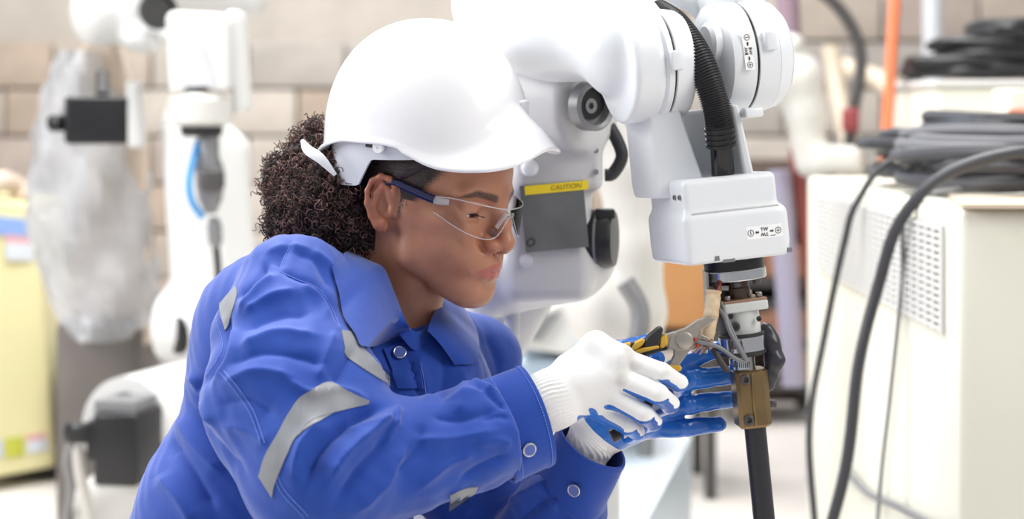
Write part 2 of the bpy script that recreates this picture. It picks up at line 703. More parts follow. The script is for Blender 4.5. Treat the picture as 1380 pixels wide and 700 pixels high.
# crumpled plastic
random.seed(3)
P = []
outl = [(70, 88, 148), (120, 66, 165), (180, 48, 185), (250, 40, 196), (320, 46, 203), (380, 62, 208), (430, 85, 205), (452, 105, 185)]
for j in range(36):
    t = j / 35 * (len(outl) - 1)
    k = min(int(t), len(outl) - 2)
    u = t - k
    yy, xl, xr = [outl[k][i] * (1 - u) + outl[k + 1][i] * u for i in range(3)]
    row = []
    for i in range(28):
        a = 2 * math.pi * i / 28
        cx_, rx = (xl + xr) / 2, (xr - xl) / 2
        w = 1 + 0.07 * math.sin(5 * a + j * 0.5) + 0.05 * math.sin(9 * a - j * 0.9) + random.uniform(-0.03, 0.03)
        c = pt(cx_ + rx * math.cos(a) * w, yy, 2.42)
        c.y += 0.16 * math.sin(a) * w
        row.append(c)
    P.append(row)
M_FILM = mat('plastic_film', srgb(206, 208, 212), 0.22, var=.25, var_scale=7, alpha=0.62, spec=0.6)
MB().grid(P, closed_v=True).build('plastic_wrap', M_FILM, ra, smooth=30)
MB().box((-0.98, 2.5, 0.28), (0.2, 0.3, 0.56), bev=0.03).build('pedestal', mat('dull_steel', srgb(112, 106, 102), .6, .2, var=.2), ra)

rb = thing('welding_robot', 'white welding robot with grey torch hanging on a black cable, left background', 'robot', (-0.8, 1.95, 0))
ya = 1.85
MB().prism([pt(222, 22, ya), pt(230, 14, ya), pt(300, 18, ya), pt(308, 28, ya), pt(308, 122, ya), pt(228, 126, ya)], (0, 0.1, 0)).build('wrist_housing', M_WHITE, rb, bevel=0.012)
MB().prism([pt(246, 58, ya - .005), pt(272, 56, ya - .005), pt(290, 116, ya - .005), pt(246, 118, ya - .005)], (0, 0.006, 0)).build('wrist_cover', M_GREYW, rb)
MB().prism([pt(302, 14, ya + .05), pt(326, 14, ya + .05), pt(334, 150, ya + .05), pt(314, 155, ya + .05)], (0, 0.08, 0)).build('fork', M_WHITE, rb, bevel=0.01)
MB().lathe([(0.055, 0), (0.055, 0.012)], pt(270, 124, ya + .05), (0, 0, 1), 24).build('gasket', M_BLACK, rb)
MB().lathe([(0.05, 0), (0.069, 0.008), (0.069, 0.055), (0.06, 0.065)], pt(270, 170, ya + .05), (0, 0, 1), 28).build('wrist_collar', M_WHITE2, rb)
MB().lathe([(0.04, 0), (0.045, 0.01), (0.045, 0.025)], pt(272, 184, ya + .05), (0, 0, 1), 20).build('flange', M_BLACK, rb)
to = MB().lathe([(0.012, -.0), (0.026, 0.03), (0.03, 0.06), (0.03, 0.1), (0.022, 0.12), (0.022, 0.175)], pt(284, 288, ya + .05), (-0.03, 0, 1), 16).build('torch_body', M_GREY, rb)
MB().lathe([(0.008, 0), (0.015, 0.012), (0.016, 0.045), (0.01, 0.065)], pt(291, 334, ya + .05), (-0.06, 0, 1), 14).build('torch_nozzle', M_GREY, rb)
MB().box(pt(286, 242, ya + .01), (0.05, 0.05, 0.05), bev=0.012).build('torch_grip', M_DGREY, rb)
MB().tube(spline([pt(291, 330, ya + .05), pt(294, 370, ya + .05), pt(292, 420, ya + .06), pt(280, 480, ya + .1)], 14), 0.0075, 8).build('torch_cable', M_BLACK, rb)
MB().tube(spline([pt(268, 190, ya + .05), pt(255, 240, ya), pt(258, 270, ya), pt(272, 292, ya + .03)], 14), 0.008, 8).build('blue_hose', M_BLUEHOSE, rb)
fb = Field(lin(-1.05, -0.4, 0.012), lin(1.85, 2.6, 0.015), lin(-0.02, 1.2, 0.012))
fb.cap(pt(262, 170, 2.15), pt(292, 400, 2.15), 0.075, 0.1, k=0.02)
fb.rbox(pt(300, 300, 2.2), (0.06, 0.06, 0.2), rad=0.03, k=0.05)
fb.disc(pt(265, 440, 2.1), (0.95, -0.3, 0), 0.085, 0.08, 0.02, k=0.03)
V, Q = fb.mesh()
np_mesh('lower_arm', V, Q, M_WHITE, rb)
MB().lathe([(0.05, -.03), (0.05, 0.0), (0.042, 0.012), (0.02, 0.014)], pt(238, 448, 2.05), (-0.8, -0.6, 0), 22).build('joint_cover', M_BLACK, rb)
# swivelling base with its motor
P = []
for i in range(33):
    a = math.pi * (-0.10 + 1.25 * i / 32)
    row = []
    for (yy, rr) in ((1.70, .086), (1.70, .060), (2.25, .060), (2.25, .086)):
        c = pt(170, 576, 1.72)
        row.append(Vector((c.x + math.cos(a) * rr + (yy - 1.70) * 0.55, yy, c.z + math.sin(a) * rr * 1.22 + (yy - 1.70) * .05)))
    P.append(row)
MB().grid(P, closed_v=True).build('base_shroud', M_WHITE, rb, smooth=50)
MB().prism([pt(122, 610, 1.76), pt(128, 720, 1.76), pt(260, 720, 1.76), pt(260, 600, 1.76)], (0.1, 0.4, 0)).build('base_casting', M_WHITE2, rb, bevel=0.02)
mo = MB().box(pt(176, 598, 1.66), (0.092, 0.16, 0.145), Matrix.Rotation(-0.2, 3, 'Z'), bev=0.01).build('base_motor', M_BLACK, rb)
MB().box(pt(171, 546, 1.66), (0.085, 0.12, 0.03), Matrix.Rotation(-0.2, 3, 'Z')).build('motor_band', M_GREY, mo)
MB().cyl(pt(126, 584, 1.62), pt(92, 584, 1.58), 0.021, seg=14, bev=0.003).build('connector', M_BLACK, mo)
MB().box(pt(134, 592, 1.62), (0.04, 0.06, 0.078), bev=0.005).build('terminal_box', M_BLACK, mo)
MB().tube(spline([pt(98, 590, 1.6), pt(90, 620, 1.65), pt(96, 660, 1.7), pt(84, 720, 1.8)], 14), 0.009, 8).build('motor_cable', M_GREY, mo)
MB().tube(spline([pt(104, 600, 1.62), pt(108, 640, 1.66), pt(118, 690, 1.7), pt(120, 730, 1.8)], 14), 0.012, 8).build('motor_cable', M_WHITE2, mo)
MB().box((-0.72, 1.95, 0.14), (0.36, 0.4, 0.28), bev=0.02).build('pedestal', M_WHITE2, rb)

# machine clutter between the two robots
jk = thing('gearbox', 'dark dusty gearbox on the floor behind the white robot base', 'gearbox', (-1.05, 3.4, 0))
MB().box((-1.07, 3.4, 0.2), (0.42, 0.4, 0.4), bev=0.03).build('casing', mat('dusty_dark_steel', srgb(92, 84, 80), .6, .2, var=.25), jk)
MB().lathe([(0.12, 0), (0.14, 0.02), (0.14, 0.1), (0.1, 0.12)], (-1.08, 3.2, 0.28), (0.2, -1, 0.1), 24).build('bearing_cap', M_GREY, jk)
MB().lathe([(0.16, 0), (0.17, 0.02), (0.17, 0.06), (0.1, 0.1), (0.05, 0.16)], (-1.0, 3.4, 0.4), (0, 0, 1), 24).build('top_flange', mat('rusty_steel', srgb(132, 118, 108), 0.6, 0.2, var=0.2), jk)
MB().tube(spline([(-1.2, 3.17, 0.36), (-1.12, 3.15, 0.42), (-0.95, 3.15, 0.38), (-0.85, 3.2, 0.2)], 14), 0.02, 8).build('hose', M_BLACK, jk)

# ------------------------------------------------------------------ centre background
pale = thing('rear_robot', 'blurred pale robot column standing behind the main robot elbow', 'robot', pt(850, 560, 1.3))
pale.location.z = 0
fp = Field(lin(-0.05, 0.45, 0.01), lin(0.9, 1.6, 0.015), lin(0.1, 1.1, 0.01))
fp.chain([pt(800, 150, 1.2), pt(838, 230, 1.2), pt(858, 330, 1.2), pt(866, 420, 1.2), pt(850, 520, 1.25)], [0.04, 0.045, 0.045, 0.04, 0.05], k=0.02)
fp.ell(pt(815, 410, 1.25), (0.07, 0.08, 0.09), k=0.03)
V, Q = fp.mesh()
np_mesh('lower_arm', V, Q, M_WHITE2, pale)
MB().tube(spline([pt(842, 380, 1.12), pt(862, 415, 1.12), pt(860, 455, 1.12), pt(838, 500, 1.14)], 16), .017, 10).build('grey_hose', M_GREY, pale)
MB().lathe([(.09, 0), (.09, .03), (.04, .05), (.036, .68)], pt(808, 500, 1.3) * 1, (0, 0, 1), 20).build('pedestal', M_GREYW, pale)
pale.children[-1].location.z -= pt(808, 500, 1.3).z

mt = thing('sheet_metal_trolley', 'pale blue-grey sheet metal trolley behind the gloved hands', 'trolley', (0.12, 2.2, 0))
yb = 2.2
MB().prism([pt(700, 470, yb), pt(735, 415, yb), pt(780, 395, yb), pt(812, 400, yb), pt(795, 450, yb), pt(770, 480, yb)], (0, 0.3, 0)).build('sloped_panel', M_WHITE2, mt, bevel=0.01)
MB().prism([pt(705, 455, yb - .02), pt(735, 425, yb - .02), pt(757, 420, yb - .02), pt(728, 460, yb - .02)], (0, 0.02, 0)).build('opening', M_GREY, mt)
MB().prism([pt(775, 470, yb - .05), pt(815, 405, yb - .05), pt(845, 440, yb - .05), pt(850, 490, yb - .05), pt(780, 490, yb - .05)], (0, 0.25, 0)).build('side_panel', M_GALV, mt, bevel=0.01)
MB().prism([pt(735, 402, yb + .05), pt(758, 396, yb + .05), pt(766, 418, yb + .05), pt(740, 420, yb + .05)], (0, 0.05, 0)).build('warning_plate', mat('yellow_plate', srgb(230, 205, 110), 0.5), mt)
MB().box((0.12, 2.4, 0.42), (0.42, 0.35, 0.12), bev=0.01).build('tray', M_GALV, mt)
for sx in (-0.07, 0.31):
    for sy in (2.27, 2.53):
        MB().cyl((sx, sy, 0), (sx, sy, 0.4), 0.018, seg=10).build('leg', M_GREY, mt)

gb = thing('floor_box', 'low pale blue sheet metal box on the floor under the hands', 'box', (0.25, 2.4, 0))
q = [pt(770, 606, 2.45), pt(932, 620, 2.45), pt(872, 716, 1.75), pt(700, 700, 1.75)]
zt = 0.26
q = [Vector((p.x, p.y, zt - 0.05 * (i in (2, 3)))) for i, p in enumerate(q)]
MB().add(q + [Vector((p.x, p.y, 0.0)) for p in q], [(0, 1, 2, 3), (7, 6, 5, 4), (0, 4, 5, 1), (1, 5, 6, 2), (2, 6, 7, 3), (3, 7, 4, 0)]).build('carcass', M_GALV, gb, bevel=0.004)
MB().add([p + Vector((0, 0, 0.006)) for p in q] + [p + Vector((0, 0, 0.0)) for p in q], [(0, 1, 2, 3), (7, 6, 5, 4), (0, 4, 5, 1), (1, 5, 6, 2), (2, 6, 7, 3), (3, 7, 4, 0)]).build('lid', mat('light_galvanised_sheet', srgb(206, 218, 228), 0.35, 0.1), gb)

oc = thing('board_crate', 'orange-brown board crate with cream top on a dark stand', 'crate', (0.48, 3.2, 0))
yc = 3.0
MB().box(pt(905, 345, yc + .2), (0.2, 0.4, 0.36), bev=0.006).build('crate_body', M_CARD, oc)
MB().box(pt(905, 247, yc + .2), (0.2, 0.4, 0.05), bev=0.006).build('crate_top', M_CREAM, oc)
MB().box(pt(905, 448, yc + .2), (0.22, 0.42, 0.05)).build('stand_top', M_DGREY, oc)
for sx in (-0.09, 0.09):
    for sy in (-.18, .18):
        c = pt(905, 448, yc + .2)
        MB().box((c.x + sx, c.y + sy, (c.z - .02) / 2), (0.03, 0.03, c.z - .02)).build('leg', M_DGREY, oc)

rk = thing('steel_rack', 'dark steel rack with brown cartons behind the torch', 'rack', (0.85, 4.2, 0))
yr = 4.2
c0, c1 = pt(960, 300, yr).x, pt(1105, 300, yr).x
for py in (300, 380, 412, 465, 520):
    z = pt(0, py, yr).z
    MB().box(((c0 + c1) / 2, yr + .2, z), (c1 - c0, 0.4, 0.035)).build('shelf', M_DGREY, rk)
for x in (c0, c1):
    for y in (yr, yr + .4):
        MB().box((x, y, 0.5), (0.04, 0.04, 1.0)).build('upright', M_DGREY, rk)
MB().box(((c0 + c1) / 2, yr + .42, 0.45), (c1 - c0, 0.02, 0.86)).build('back_panel', mat('dusty_brown_panel', srgb(104, 88, 82), 0.8), rk)
for (px, py, w, h) in ((1055, 432, .13, .1), (1060, 352, .16, .11), (1010, 437, .12, .09), (1075, 490, .12, .1)):
    tag(MB().box(pt(px, py, yr + .1), (w, 0.2, h), bev=0.004).build('carton', M_BROWN),
        {1055: 'brown carton in the middle of the dark rack right of the black tape', 1060: 'widest brown carton, on the upper rack shelf behind the wrist box',
         1010: 'brown carton on the rack straight behind the torch clamp', 1075: 'lowest brown carton of the dark rack'}[px], 'carton', 'cartons on the dark rack')

# rear white robot at the right of the main wrist, with hoses
rr = thing('distant_robot', 'blurred white robot arm right behind the main wrist drum', 'robot', (0.62, 2.6, 0))
fr = Field(lin(0.35, 1.05, 0.012), lin(2.3, 3.2, 0.02), lin(0.4, 1.4, 0.012))
fr.chain([pt(1030, 105, 2.6), pt(1075, 105, 2.6), pt(1085, 150, 2.6), pt(1092, 220, 2.6)], [0.06, 0.06, 0.05, 0.04], k=0.02)
fr.rbox(pt(1125, 215, 2.6), (0.06, 0.06, 0.035), rad=0.02, k=0.02)
fr.cap(pt(1140, 218, 2.65), (.92, 3.0, .86), .035, .04, k=.02)
fr.ell(pt(1066, 60, 2.6), (0.035, 0.05, 0.03), k=0.02)
V, Q = fr.mesh()
np_mesh('forearm', V, Q, M_WHITE2, rr)
MB().cyl(pt(1060, -20, 2.62), pt(1066, 90, 2.62), 0.03, seg=14).build('upper_shaft', mat('dusky_purple_steel', srgb(140, 118, 130), 0.5), rr)
MB().cyl(pt(1050, 230, 2.7), pt(1070, 520, 2.7), 0.03, seg=14).build('dress_hose', mat('lilac_grey_hose', srgb(150, 145, 165), 0.5), rr)
MB().cyl(pt(1072, 200, 2.72), pt(1098, 420, 2.72), 0.018, seg=12).build('red_hose', mat('dull_red_hose', srgb(140, 70, 66), 0.5), rr)
MB().box((0.92, 3.02, 0.45), (0.2, 0.3, 0.9), bev=0.02).build('pedestal', M_DGREY, rr)

def cable(name, pts, r, m, label, n=48, group=None):
    o = MB().tube(spline(pts, n), r, 10).build(name, m)
    return tag(o, label, 'cable', group)

cable('overhead_cable', [pt(1060, -40, 3.0), pt(1120, 0, 3.0), pt(1152, 45, 3.0), pt(1160, 90, 3.0), pt(1150, 150, 3.0), pt(1143, 230, 3.0), pt(1146, 420, 3.0)], 0.017, M_DGREY,
      'thick grey cable arching down from the top, left of the orange pole')
tag(MB().box(pt(1146, 162, 2.95), (0.042, 0.05, 0.065), bev=0.01).build('cable_clamp', M_RED), 'small dark red clamp on the arching grey cable', 'clamp')
po = MB().cyl(pt(1210, -60, 2.6), pt(1180, 420, 2.6), 0.0145, seg=14).build('marker_pole', M_ORANGE)
tag(po, 'thin orange pole rising behind the cable heap on the right cabinet', 'pole')
tag(MB().cyl(pt(1257, -60, 4.6), pt(1257, 560, 4.6), 0.035, seg=14).build('conduit_pipe', M_GREYW), 'upright pale grey pipe against the rear wall at the right', 'pipe')
tag(MB().tube([pt(1120, 60, 4.0), pt(1128, 120, 4.0), pt(1150, 210, 3.8), Vector((pt(1158, 0, 3.8).x, 3.78, 0.3)), Vector((pt(1158, 0, 3.8).x, 3.78, 0.0))], 0.03, 10).build('beige_pipe', M_PIPE), 'slanting beige pipe behind the arching grey cable', 'pipe')
tag(MB().tube([pt(1135, 90, 4.2), pt(1190, 110, 4.0), pt(1245, 155, 3.6), pt(1262, 200, 3.5), Vector((pt(1264, 0, 3.5).x, 3.5, 0.3)), Vector((pt(1264, 0, 3.5).x, 3.5, 0.0))], 0.035, 10).build('elbow_pipe', M_PIPE), 'bent beige pipe running behind the orange pole', 'pipe')

# ------------------------------------------------------------------ right cabinet with its cable heap
CXF, CY0, CY1, CZT = 0.613, 0.47, 1.82, 0.915
cb = thing('machine_cabinet', 'large cream machine cabinet with vent grille filling the lower right', 'cabinet', (0.95, 1.15, 0))
MB().box((CXF + 0.42, (CY0 + CY1) / 2, CZT / 2 + .03), (0.84, CY1 - CY0, CZT - .06), bev=0.012).build('body', M_CREAM, cb)
MB().box((CXF + 0.42, (CY0 + CY1) / 2, 0.03), (0.78, CY1 - CY0 - .06, 0.06)).build('plinth', M_DGREY, cb)
gy0, gy1, gz0, gz1 = 0.56, 1.66, 0.735, 0.888
gr = MB()
nrow = 15
for i in range(nrow):
    z = gz0 + (gz1 - gz0) * (i + .5) / nrow
    gr.box((CXF - 0.003, (gy0 + gy1) / 2, z), (0.006, gy1 - gy0, 0.0055))
for i in range(23):
    y = gy0 + (gy1 - gy0) * i / 22
    gr.box((CXF - 0.0035, y, (gz0 + gz1) / 2), (0.006, 0.014, gz1 - gz0))
MB().box((CXF - 0.0005, (gy0 + gy1) / 2, (gz0 + gz1) / 2), (0.002, gy1 - gy0, gz1 - gz0)).build('vent_backing', M_GRILLE, cb)
tag(gr.build('vent_grille', M_WHITE, cb, smooth=0), kind='stuff')
MB().prism([Vector((CXF + .0, CY0 - .02, CZT + .002)), Vector((CXF + .05, CY0 + .28, CZT + .002)), Vector((CXF + .8, CY0 + .3, CZT + .002)), Vector((CXF + .8, CY0 - .03, CZT + .002)), Vector((CXF + .3, CY0 - .025, CZT + .002))], (0, 0, 0.006)).build('cover_sheet', mat('stained_board', srgb(206, 190, 170), 0.7, var=0.1), cb)

random.seed(11)
def coil(name, c, rx, ry, turns, r, m, label, lift=0.012, seed=0, phase=0):
    rnd = random.Random(seed)
    pts = []
    for i in range(turns * 10):
        a = 2 * math.pi * i / 10 + phase
        k = 1 + rnd.uniform(-.12, .12)
        pts.append(Vector((c[0] + rx * math.cos(a) * k, c[1] + ry * math.sin(a) * k, c[2] + lift * (i / 10) + rnd.uniform(0, .012))))
    o = MB().tube(spline(pts, turns * 40), r, 8).build(name, m)
    return tag(o, label, 'cable', 'cable heap on the right cabinet')

coil('cable_coil', (0.94, 0.98, CZT + .016), 0.28, 0.32, 5, 0.0125, M_CABLE, 'lowest dark cable coil spread flat on the cream cabinet', 0.010, 1)
coil('cable_coil', (0.94, 1.25, CZT + .02), 0.28, 0.3, 5, 0.0125, mat('black_cable', srgb(44, 44, 48), 0.35), 'black cable coil at the back of the cabinet top', 0.014, 2)
coil('cable_coil', (0.90, 1.05, CZT + .066), 0.22, 0.26, 3, 0.012, mat('grey_cable', srgb(96, 96, 100), 0.4), 'grey cable coil lying in the middle of the heap', 0.012, 4, 1.0)
coil('cable_coil', (1.0, 1.15, CZT + .085), 0.27, 0.26, 3, 0.012, mat('black_cable', srgb(44, 44, 48), 0.35), 'topmost black cable coil of the heap on the cream cabinet', 0.014, 6, 2.0)
coil('cable_coil', (1.18, 0.90, CZT + .05), 0.2, 0.2, 3, 0.012, M_CABLE, 'dark cable coil at the right edge of the heap', 0.014, 8, 2.0)
cable('hanging_cable', [Vector((1.25, 0.75, CZT + .035)), Vector((1.0, 0.66, CZT + .075)), Vector((0.78, 0.64, CZT + .08)), Vector((0.655, 0.70, CZT + .045)), Vector((0.592, 0.76, CZT - .03)), Vector((0.565, 0.80, 0.78)), Vector((0.535, 0.80, 0.66)), Vector((0.515, 0.8, 0.5)), Vector((0.47, 0.82, 0.3)), Vector((0.44, 0.85, 0.02))],
      0.0095, M_CABLE, 'thick dark cable hanging down over the grille of the cream cabinet', 60)
cable('hanging_cable', [Vector((1.1, 1.2, CZT + .03)), Vector((0.85, 1.15, CZT + .08)), Vector((0.66, 1.12, CZT + .055)), Vector((0.595, 1.14, CZT - .02)), Vector((0.575, 1.16, 0.82)), Vector((0.545, 1.18, 0.66)), Vector((0.515, 1.16, 0.5)), Vector((0.53, 1.18, 0.3)), Vector((0.55, 1.2, 0.02))],
      0.006, M_CABLE, 'thinner dark cable hanging along the far edge of the cream cabinet', 60)
cable('thin_cable', [Vector((0.7, 0.78, CZT + .02)), Vector((0.608, 0.78, CZT - .01)), Vector((0.606, 0.82, 0.78)), Vector((0.604, 0.9, 0.6)), Vector((0.6, 0.98, 0.4)), Vector((0.58, 1.0, 0.02))],
      0.0035, M_GREY, 'thin pale grey cord hanging in front of the white cabinet side', 40)
cable('side_cable', [Vector((0.605, 1.32, 0.40)), Vector((0.606, 1.1, 0.40)), Vector((0.604, 0.85, 0.43)), Vector((0.604, 0.6, 0.455)), Vector((0.605, 0.48, 0.47))], 0.006, M_GREY,
      'grey cable running low along the white cabinet side', 30)

# second cabinet further back with instrument boxes and a black cable heap
bc = thing('rear_cabinet', 'pale rear cabinet behind the cable heap carrying a black cable pile', 'cabinet', (1.35, 2.6, 0))
MB().box((1.45, 2.6, 0.555), (0.92, 0.6, 1.11), bev=0.012).build('body', M_CREAM, bc)
MB().box((1.45, 2.6, 1.115), (0.94, 0.62, 0.014), bev=0.004).build('top_plate', M_WHITE, bc)
MB().box((1.36, 2.298, 1.06), (0.16, 0.004, 0.03)).build('name_plate', M_PALEL, bc)
ib = thing('instrument_box', 'cream instrument box with orange and blue sticker at the right edge', 'box', (1.2, 1.75, CZT))
MB().box(pt(1385, 160, 1.7), (0.11, 0.14, 0.12), bev=0.006).build('case', M_CREAM, ib)
c = pt(1374, 152, 1.625)
MB().box(c, (0.045, 0.004, 0.012)).build('sticker', M_ORANGEL, ib)
MB().box(c + Vector((0, 0, -.022)), (0.045, 0.004, 0.03)).build('sticker', M_PALEL, ib)
MB().box((pt(1385, 160, 1.7).x, 1.7, (pt(1385, 200, 1.7).z + CZT) / 2), (0.1, 0.12, 0.06)).build('foot_block', M_DGREY, ib)
for i, (px, py, rx, lab) in enumerate(((1300, 100, 0.17, 'black cable pile on the rear cabinet, lowest coil'), (1325, 84, 0.14, 'black cable coil in the middle of the rear pile'), (1345, 70, 0.08, 'small black cable coil topping the rear pile'))):
    c = pt(px, py, 2.5)
    coil('black_coil', (c.x + .04, 2.58, 1.134 + i * .045), rx, 0.14, 3, 0.013, M_BLACK, lab, 0.012, 20 + i)

# ------------------------------------------------------------------ main welding robot: elbow, forearm, wrist
M_ROBOT = mat('robot_white_enamel', srgb(228, 231, 235), 0.28, var=0.02, var_scale=5)
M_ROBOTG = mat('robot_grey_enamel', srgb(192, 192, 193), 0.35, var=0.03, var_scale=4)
M_CHROME = mat('turned_steel', srgb(205, 205, 208), 0.18, 1.0, var=0.08, var_scale=30)
M_STEEL = mat('brushed_steel', srgb(168, 165, 160), 0.35, 1.0, var=0.15, var_scale=40)
M_SHAFT = mat('oily_shaft', srgb(92, 78, 70), 0.35, 0.8, var=0.3, var_scale=40)
M_BRASS = mat('aged_brass', srgb(142, 118, 84), 0.34, 0.85, var=0.22, var_scale=30)
M_HOSE = mat('corrugated_black_hose', srgb(46, 45, 48), 0.3)
M_TORCHW = mat('torch_grey_paint', srgb(200, 202, 200), 0.4, var=0.06, var_scale=30)
M_INK = mat('label_ink', srgb(52, 52, 56), 0.6)
M_LABEL = mat('label_paper', srgb(244, 245, 246), 0.5)

RW = rot_frame((0.955, 0.295, 0.088), (-0.09, 0, 1))
RU, RB, RV = RW.col[0].copy(), RW.col[1].copy(), RW.col[2].copy()
WO = pt(966, 296, -0.08)          # centre of the wrist box


def wl(x, y, z):
    """wrist frame (metres): x along the drums, y away from the camera, z up"""
    return WO + RU * x + RB * y + RV * z


rob = thing('industrial_robot', 'large white robot arm reaching over from behind the helmet to the torch', 'robot', (0.02, 0.45, 0))

# forearm casting with the left wrist drum
YD = -0.085
cl, cr = pt(858, 90, YD), pt(985, 78, YD + 0.035)
f = Field(lin(-0.13, 0.24, 0.0028), lin(-0.2, 0.36, 0.004), lin(1.02, 1.36, 0.0028))
f.chain([pt(690, 5, 0.16), pt(745, 12, 0.1), pt(800, 16, 0.02), pt(848, 68, -0.075)], [0.073, 0.070, 0.062, 0.056], k=0.02)
f.ell(pt(770, 40, 0.06), (0.085, 0.08, 0.045), k=0.06)
f.disc(cl - RU * 0.006, RU, 0.0605, 0.018, 0.006, k=0.010)
f.ell(pt(712, 0, 0.15), (0.05, 0.09, 0.08), k=0.03)
f.rbox(pt(668, 40, 0.2), (0.03, 0.05, 0.03), rad=0.01, k=0.01)
V, Q = f.mesh()
np_mesh('forearm_casting', V, Q, M_ROBOT, rob)
MB().lathe([(0.056, 0), (0.0605, 0.004), (0.0605, 0.010)], cl + RU * 0.010, RU, 64).build('drum_seam_ring', M_ROBOT, rob)
MB().lathe([(0.0585, 0), (0.0585, 0.003)], cl + RU * 0.0195, RU, 64).build('drum_gap', M_BLACK, rob)
MB().lathe([(0.055, 0), (0.0605, 0.002), (0.0605, 0.018), (0.058, 0.024), (0.05, 0.028)], cl + RU * 0.0215, RU, 64).build('wrist_drum', M_ROBOT, rob)
nrm = (-RB * 0.98 + Vector((0, 0, 0.05))).normalized()
MB().box(cl + RU * 0.021 - RB * 0.0615 + RV * 0.002, (0.014, 0.012, 0.021), RW, bev=0.0025).build('stop_block', M_ROBOT, rob)

# right drum
MB().lathe([(0.03, -.030), (0.05, -.028), (0.0595, -0.022), (0.061, -0.014), (0.061, 0.004)], cr, RU, 72).build('wrist_drum', M_ROBOT, rob)
MB().lathe([(0.0595, 0), (0.0595, 0.003)], cr + RU * 0.004, RU, 72).build('drum_gap', M_BLACK, rob)
MB().lathe([(0.055, 0.0), (0.0612, 0.001), (0.0612, 0.024), (0.0600, 0.0245), (0.0600, 0.0255), (0.0605, 0.026), (0.058, 0.038), (0.05, 0.046), (0.03, 0.050)], cr + RU * 0.0065, RU, 72).build('drum_cover', M_ROBOT, rob)
MB().box(cr + RU * 0.020 - RB * 0.0605 + RV * 0.014, (0.014, 0.012, 0.021), RW, bev=0.0025).build('stop_block', M_ROBOT, rob)
MB().lathe([(0.016, 0), (0.022, 0.004), (0.022, 0.012), (0.018, 0.016)], cr - RU * 0.024 + RV * 0.018 - RB * 0.026, -RU, 28).build('bearing_boss', M_ROBOT, rob)
MB().cyl(cr - RU * 0.05 + RV * 0.02, cl + RU * 0.03 + RV * 0.02, 0.02, seg=24).build('hinge_shaft', M_ROBOTG, rob)

# arch and knuckle above the hose
MB().tube(spline([pt(862, 10, -0.02), pt(895, -6, -0.02), pt(935, 6, -0.02), pt(958, 40, -0.02), pt(962, 90, -0.02)], 26), [0.011] * 26, 16).build('cable_arch', M_ROBOT, rob)
fk = Field(lin(0.16, 0.34, 0.003), lin(-0.12, 0.1, 0.004), lin(1.08, 1.26, 0.003))
fk.ell(pt(985, 5, -0.02), (0.035, 0.04, 0.03), k=0.01)
fk.cap(pt(940, -30, 0.0), pt(990, 20, -0.02), 0.022, 0.03, k=0.02)
V, Q = fk.mesh()
np_mesh('knuckle_casting', V, Q, M_ROBOT, rob)

# fork and wrist box
f = Field(lin(0.12, 0.32, 0.0022), lin(-0.2, 0.08, 0.0032), lin(0.88, 1.08, 0.0022))
Mw = np.array(RW)
f.rbox(wl(-0.002, 0, 0.010), (0.054, 0.050, 0.038), Mw, 0.006)
f.rbox(wl(0.000, 0, -0.016), (0.0595, 0.053, 0.026), Mw, 0.006, k=0.010)
f.rbox(wl(0.048, -.0, -0.012), (0.016, 0.045, 0.022), Mw, 0.008, k=0.010)
f.rbox(wl(0.000, 0.030, 0.07), (0.040, 0.008, 0.05), Mw, 0.004, k=0.006)
V, Q = f.mesh()
np_mesh('wrist_box', V, Q, M_ROBOT, rob)


def prong(px_poly, y, depth, lean):
    front = [pt(a, b, y) for a, b in px_poly]
    MB().prism(front, RB * depth + RU * lean).build('fork_prong', M_ROBOT, rob, smooth=30, bevel=.004)


prong([(874, 150), (917, 146), (953, 252), (930, 268), (888, 268), (884, 250)], -0.108, 0.066, -.004)
prong([(984, 140), (996, 140), (1020, 246), (1006, 252)], -0.108, 0.060, 0.004)
MB().box(wl(0.036, -0.036, 0.112), (0.022, 0.016, 0.011), RW, bev=0.003).build('latch_block', M_ROBOT, rob)
for (x, y, z) in ((-0.0565, -0.026, 0.030), (-0.0565, -0.040, 0.030)):
    MB().lathe([(0.0028, 0), (0.0028, .0016), (0.0015, .0016), (0.0015, .0006)], wl(x, y, z), -RU, 12).build('screw', M_GREY, rob)
MB().box(wl(0.000, -0.0515, 0.012), (0.10, 0.003, 0.002), RW, bev=.0008).build('lid_seam', M_ROBOTG, rob)
MB().box(wl(-0.0590, -0.014, -0.012), (0.003, 0.03, 0.022), RW, bev=.001).build('side_cover', M_ROBOT, rob)
MB().box(wl(-0.012, -0.048, -0.0405), (0.013, 0.008, 0.004), RW).build('bottom_slot', M_GREY, rob)
for x in (-0.026, 0.058):
    MB().box(wl(x, -0.0515, -0.037), (0.005, 0.004, 0.005), RW).build('corner_notch', M_GREY, rob)

# label on the wrist box
lf = wl(0.030, -0.0538, -0.0145)
lab = MB().box(lf, (0.041, 0.0012, 0.0135), RW).build('wrist_label', M_LABEL, rob)


def ring(name, c, r, w, n, m, parent, u, v):
    P = []
    for i in range(29):
        a = 2 * math.pi * i / 28
        d = u * math.cos(a) + v * math.sin(a)
        P.append([c + d * (r - w), c + d * r])
    return MB().grid(P).build(name, m, parent, smooth=0)


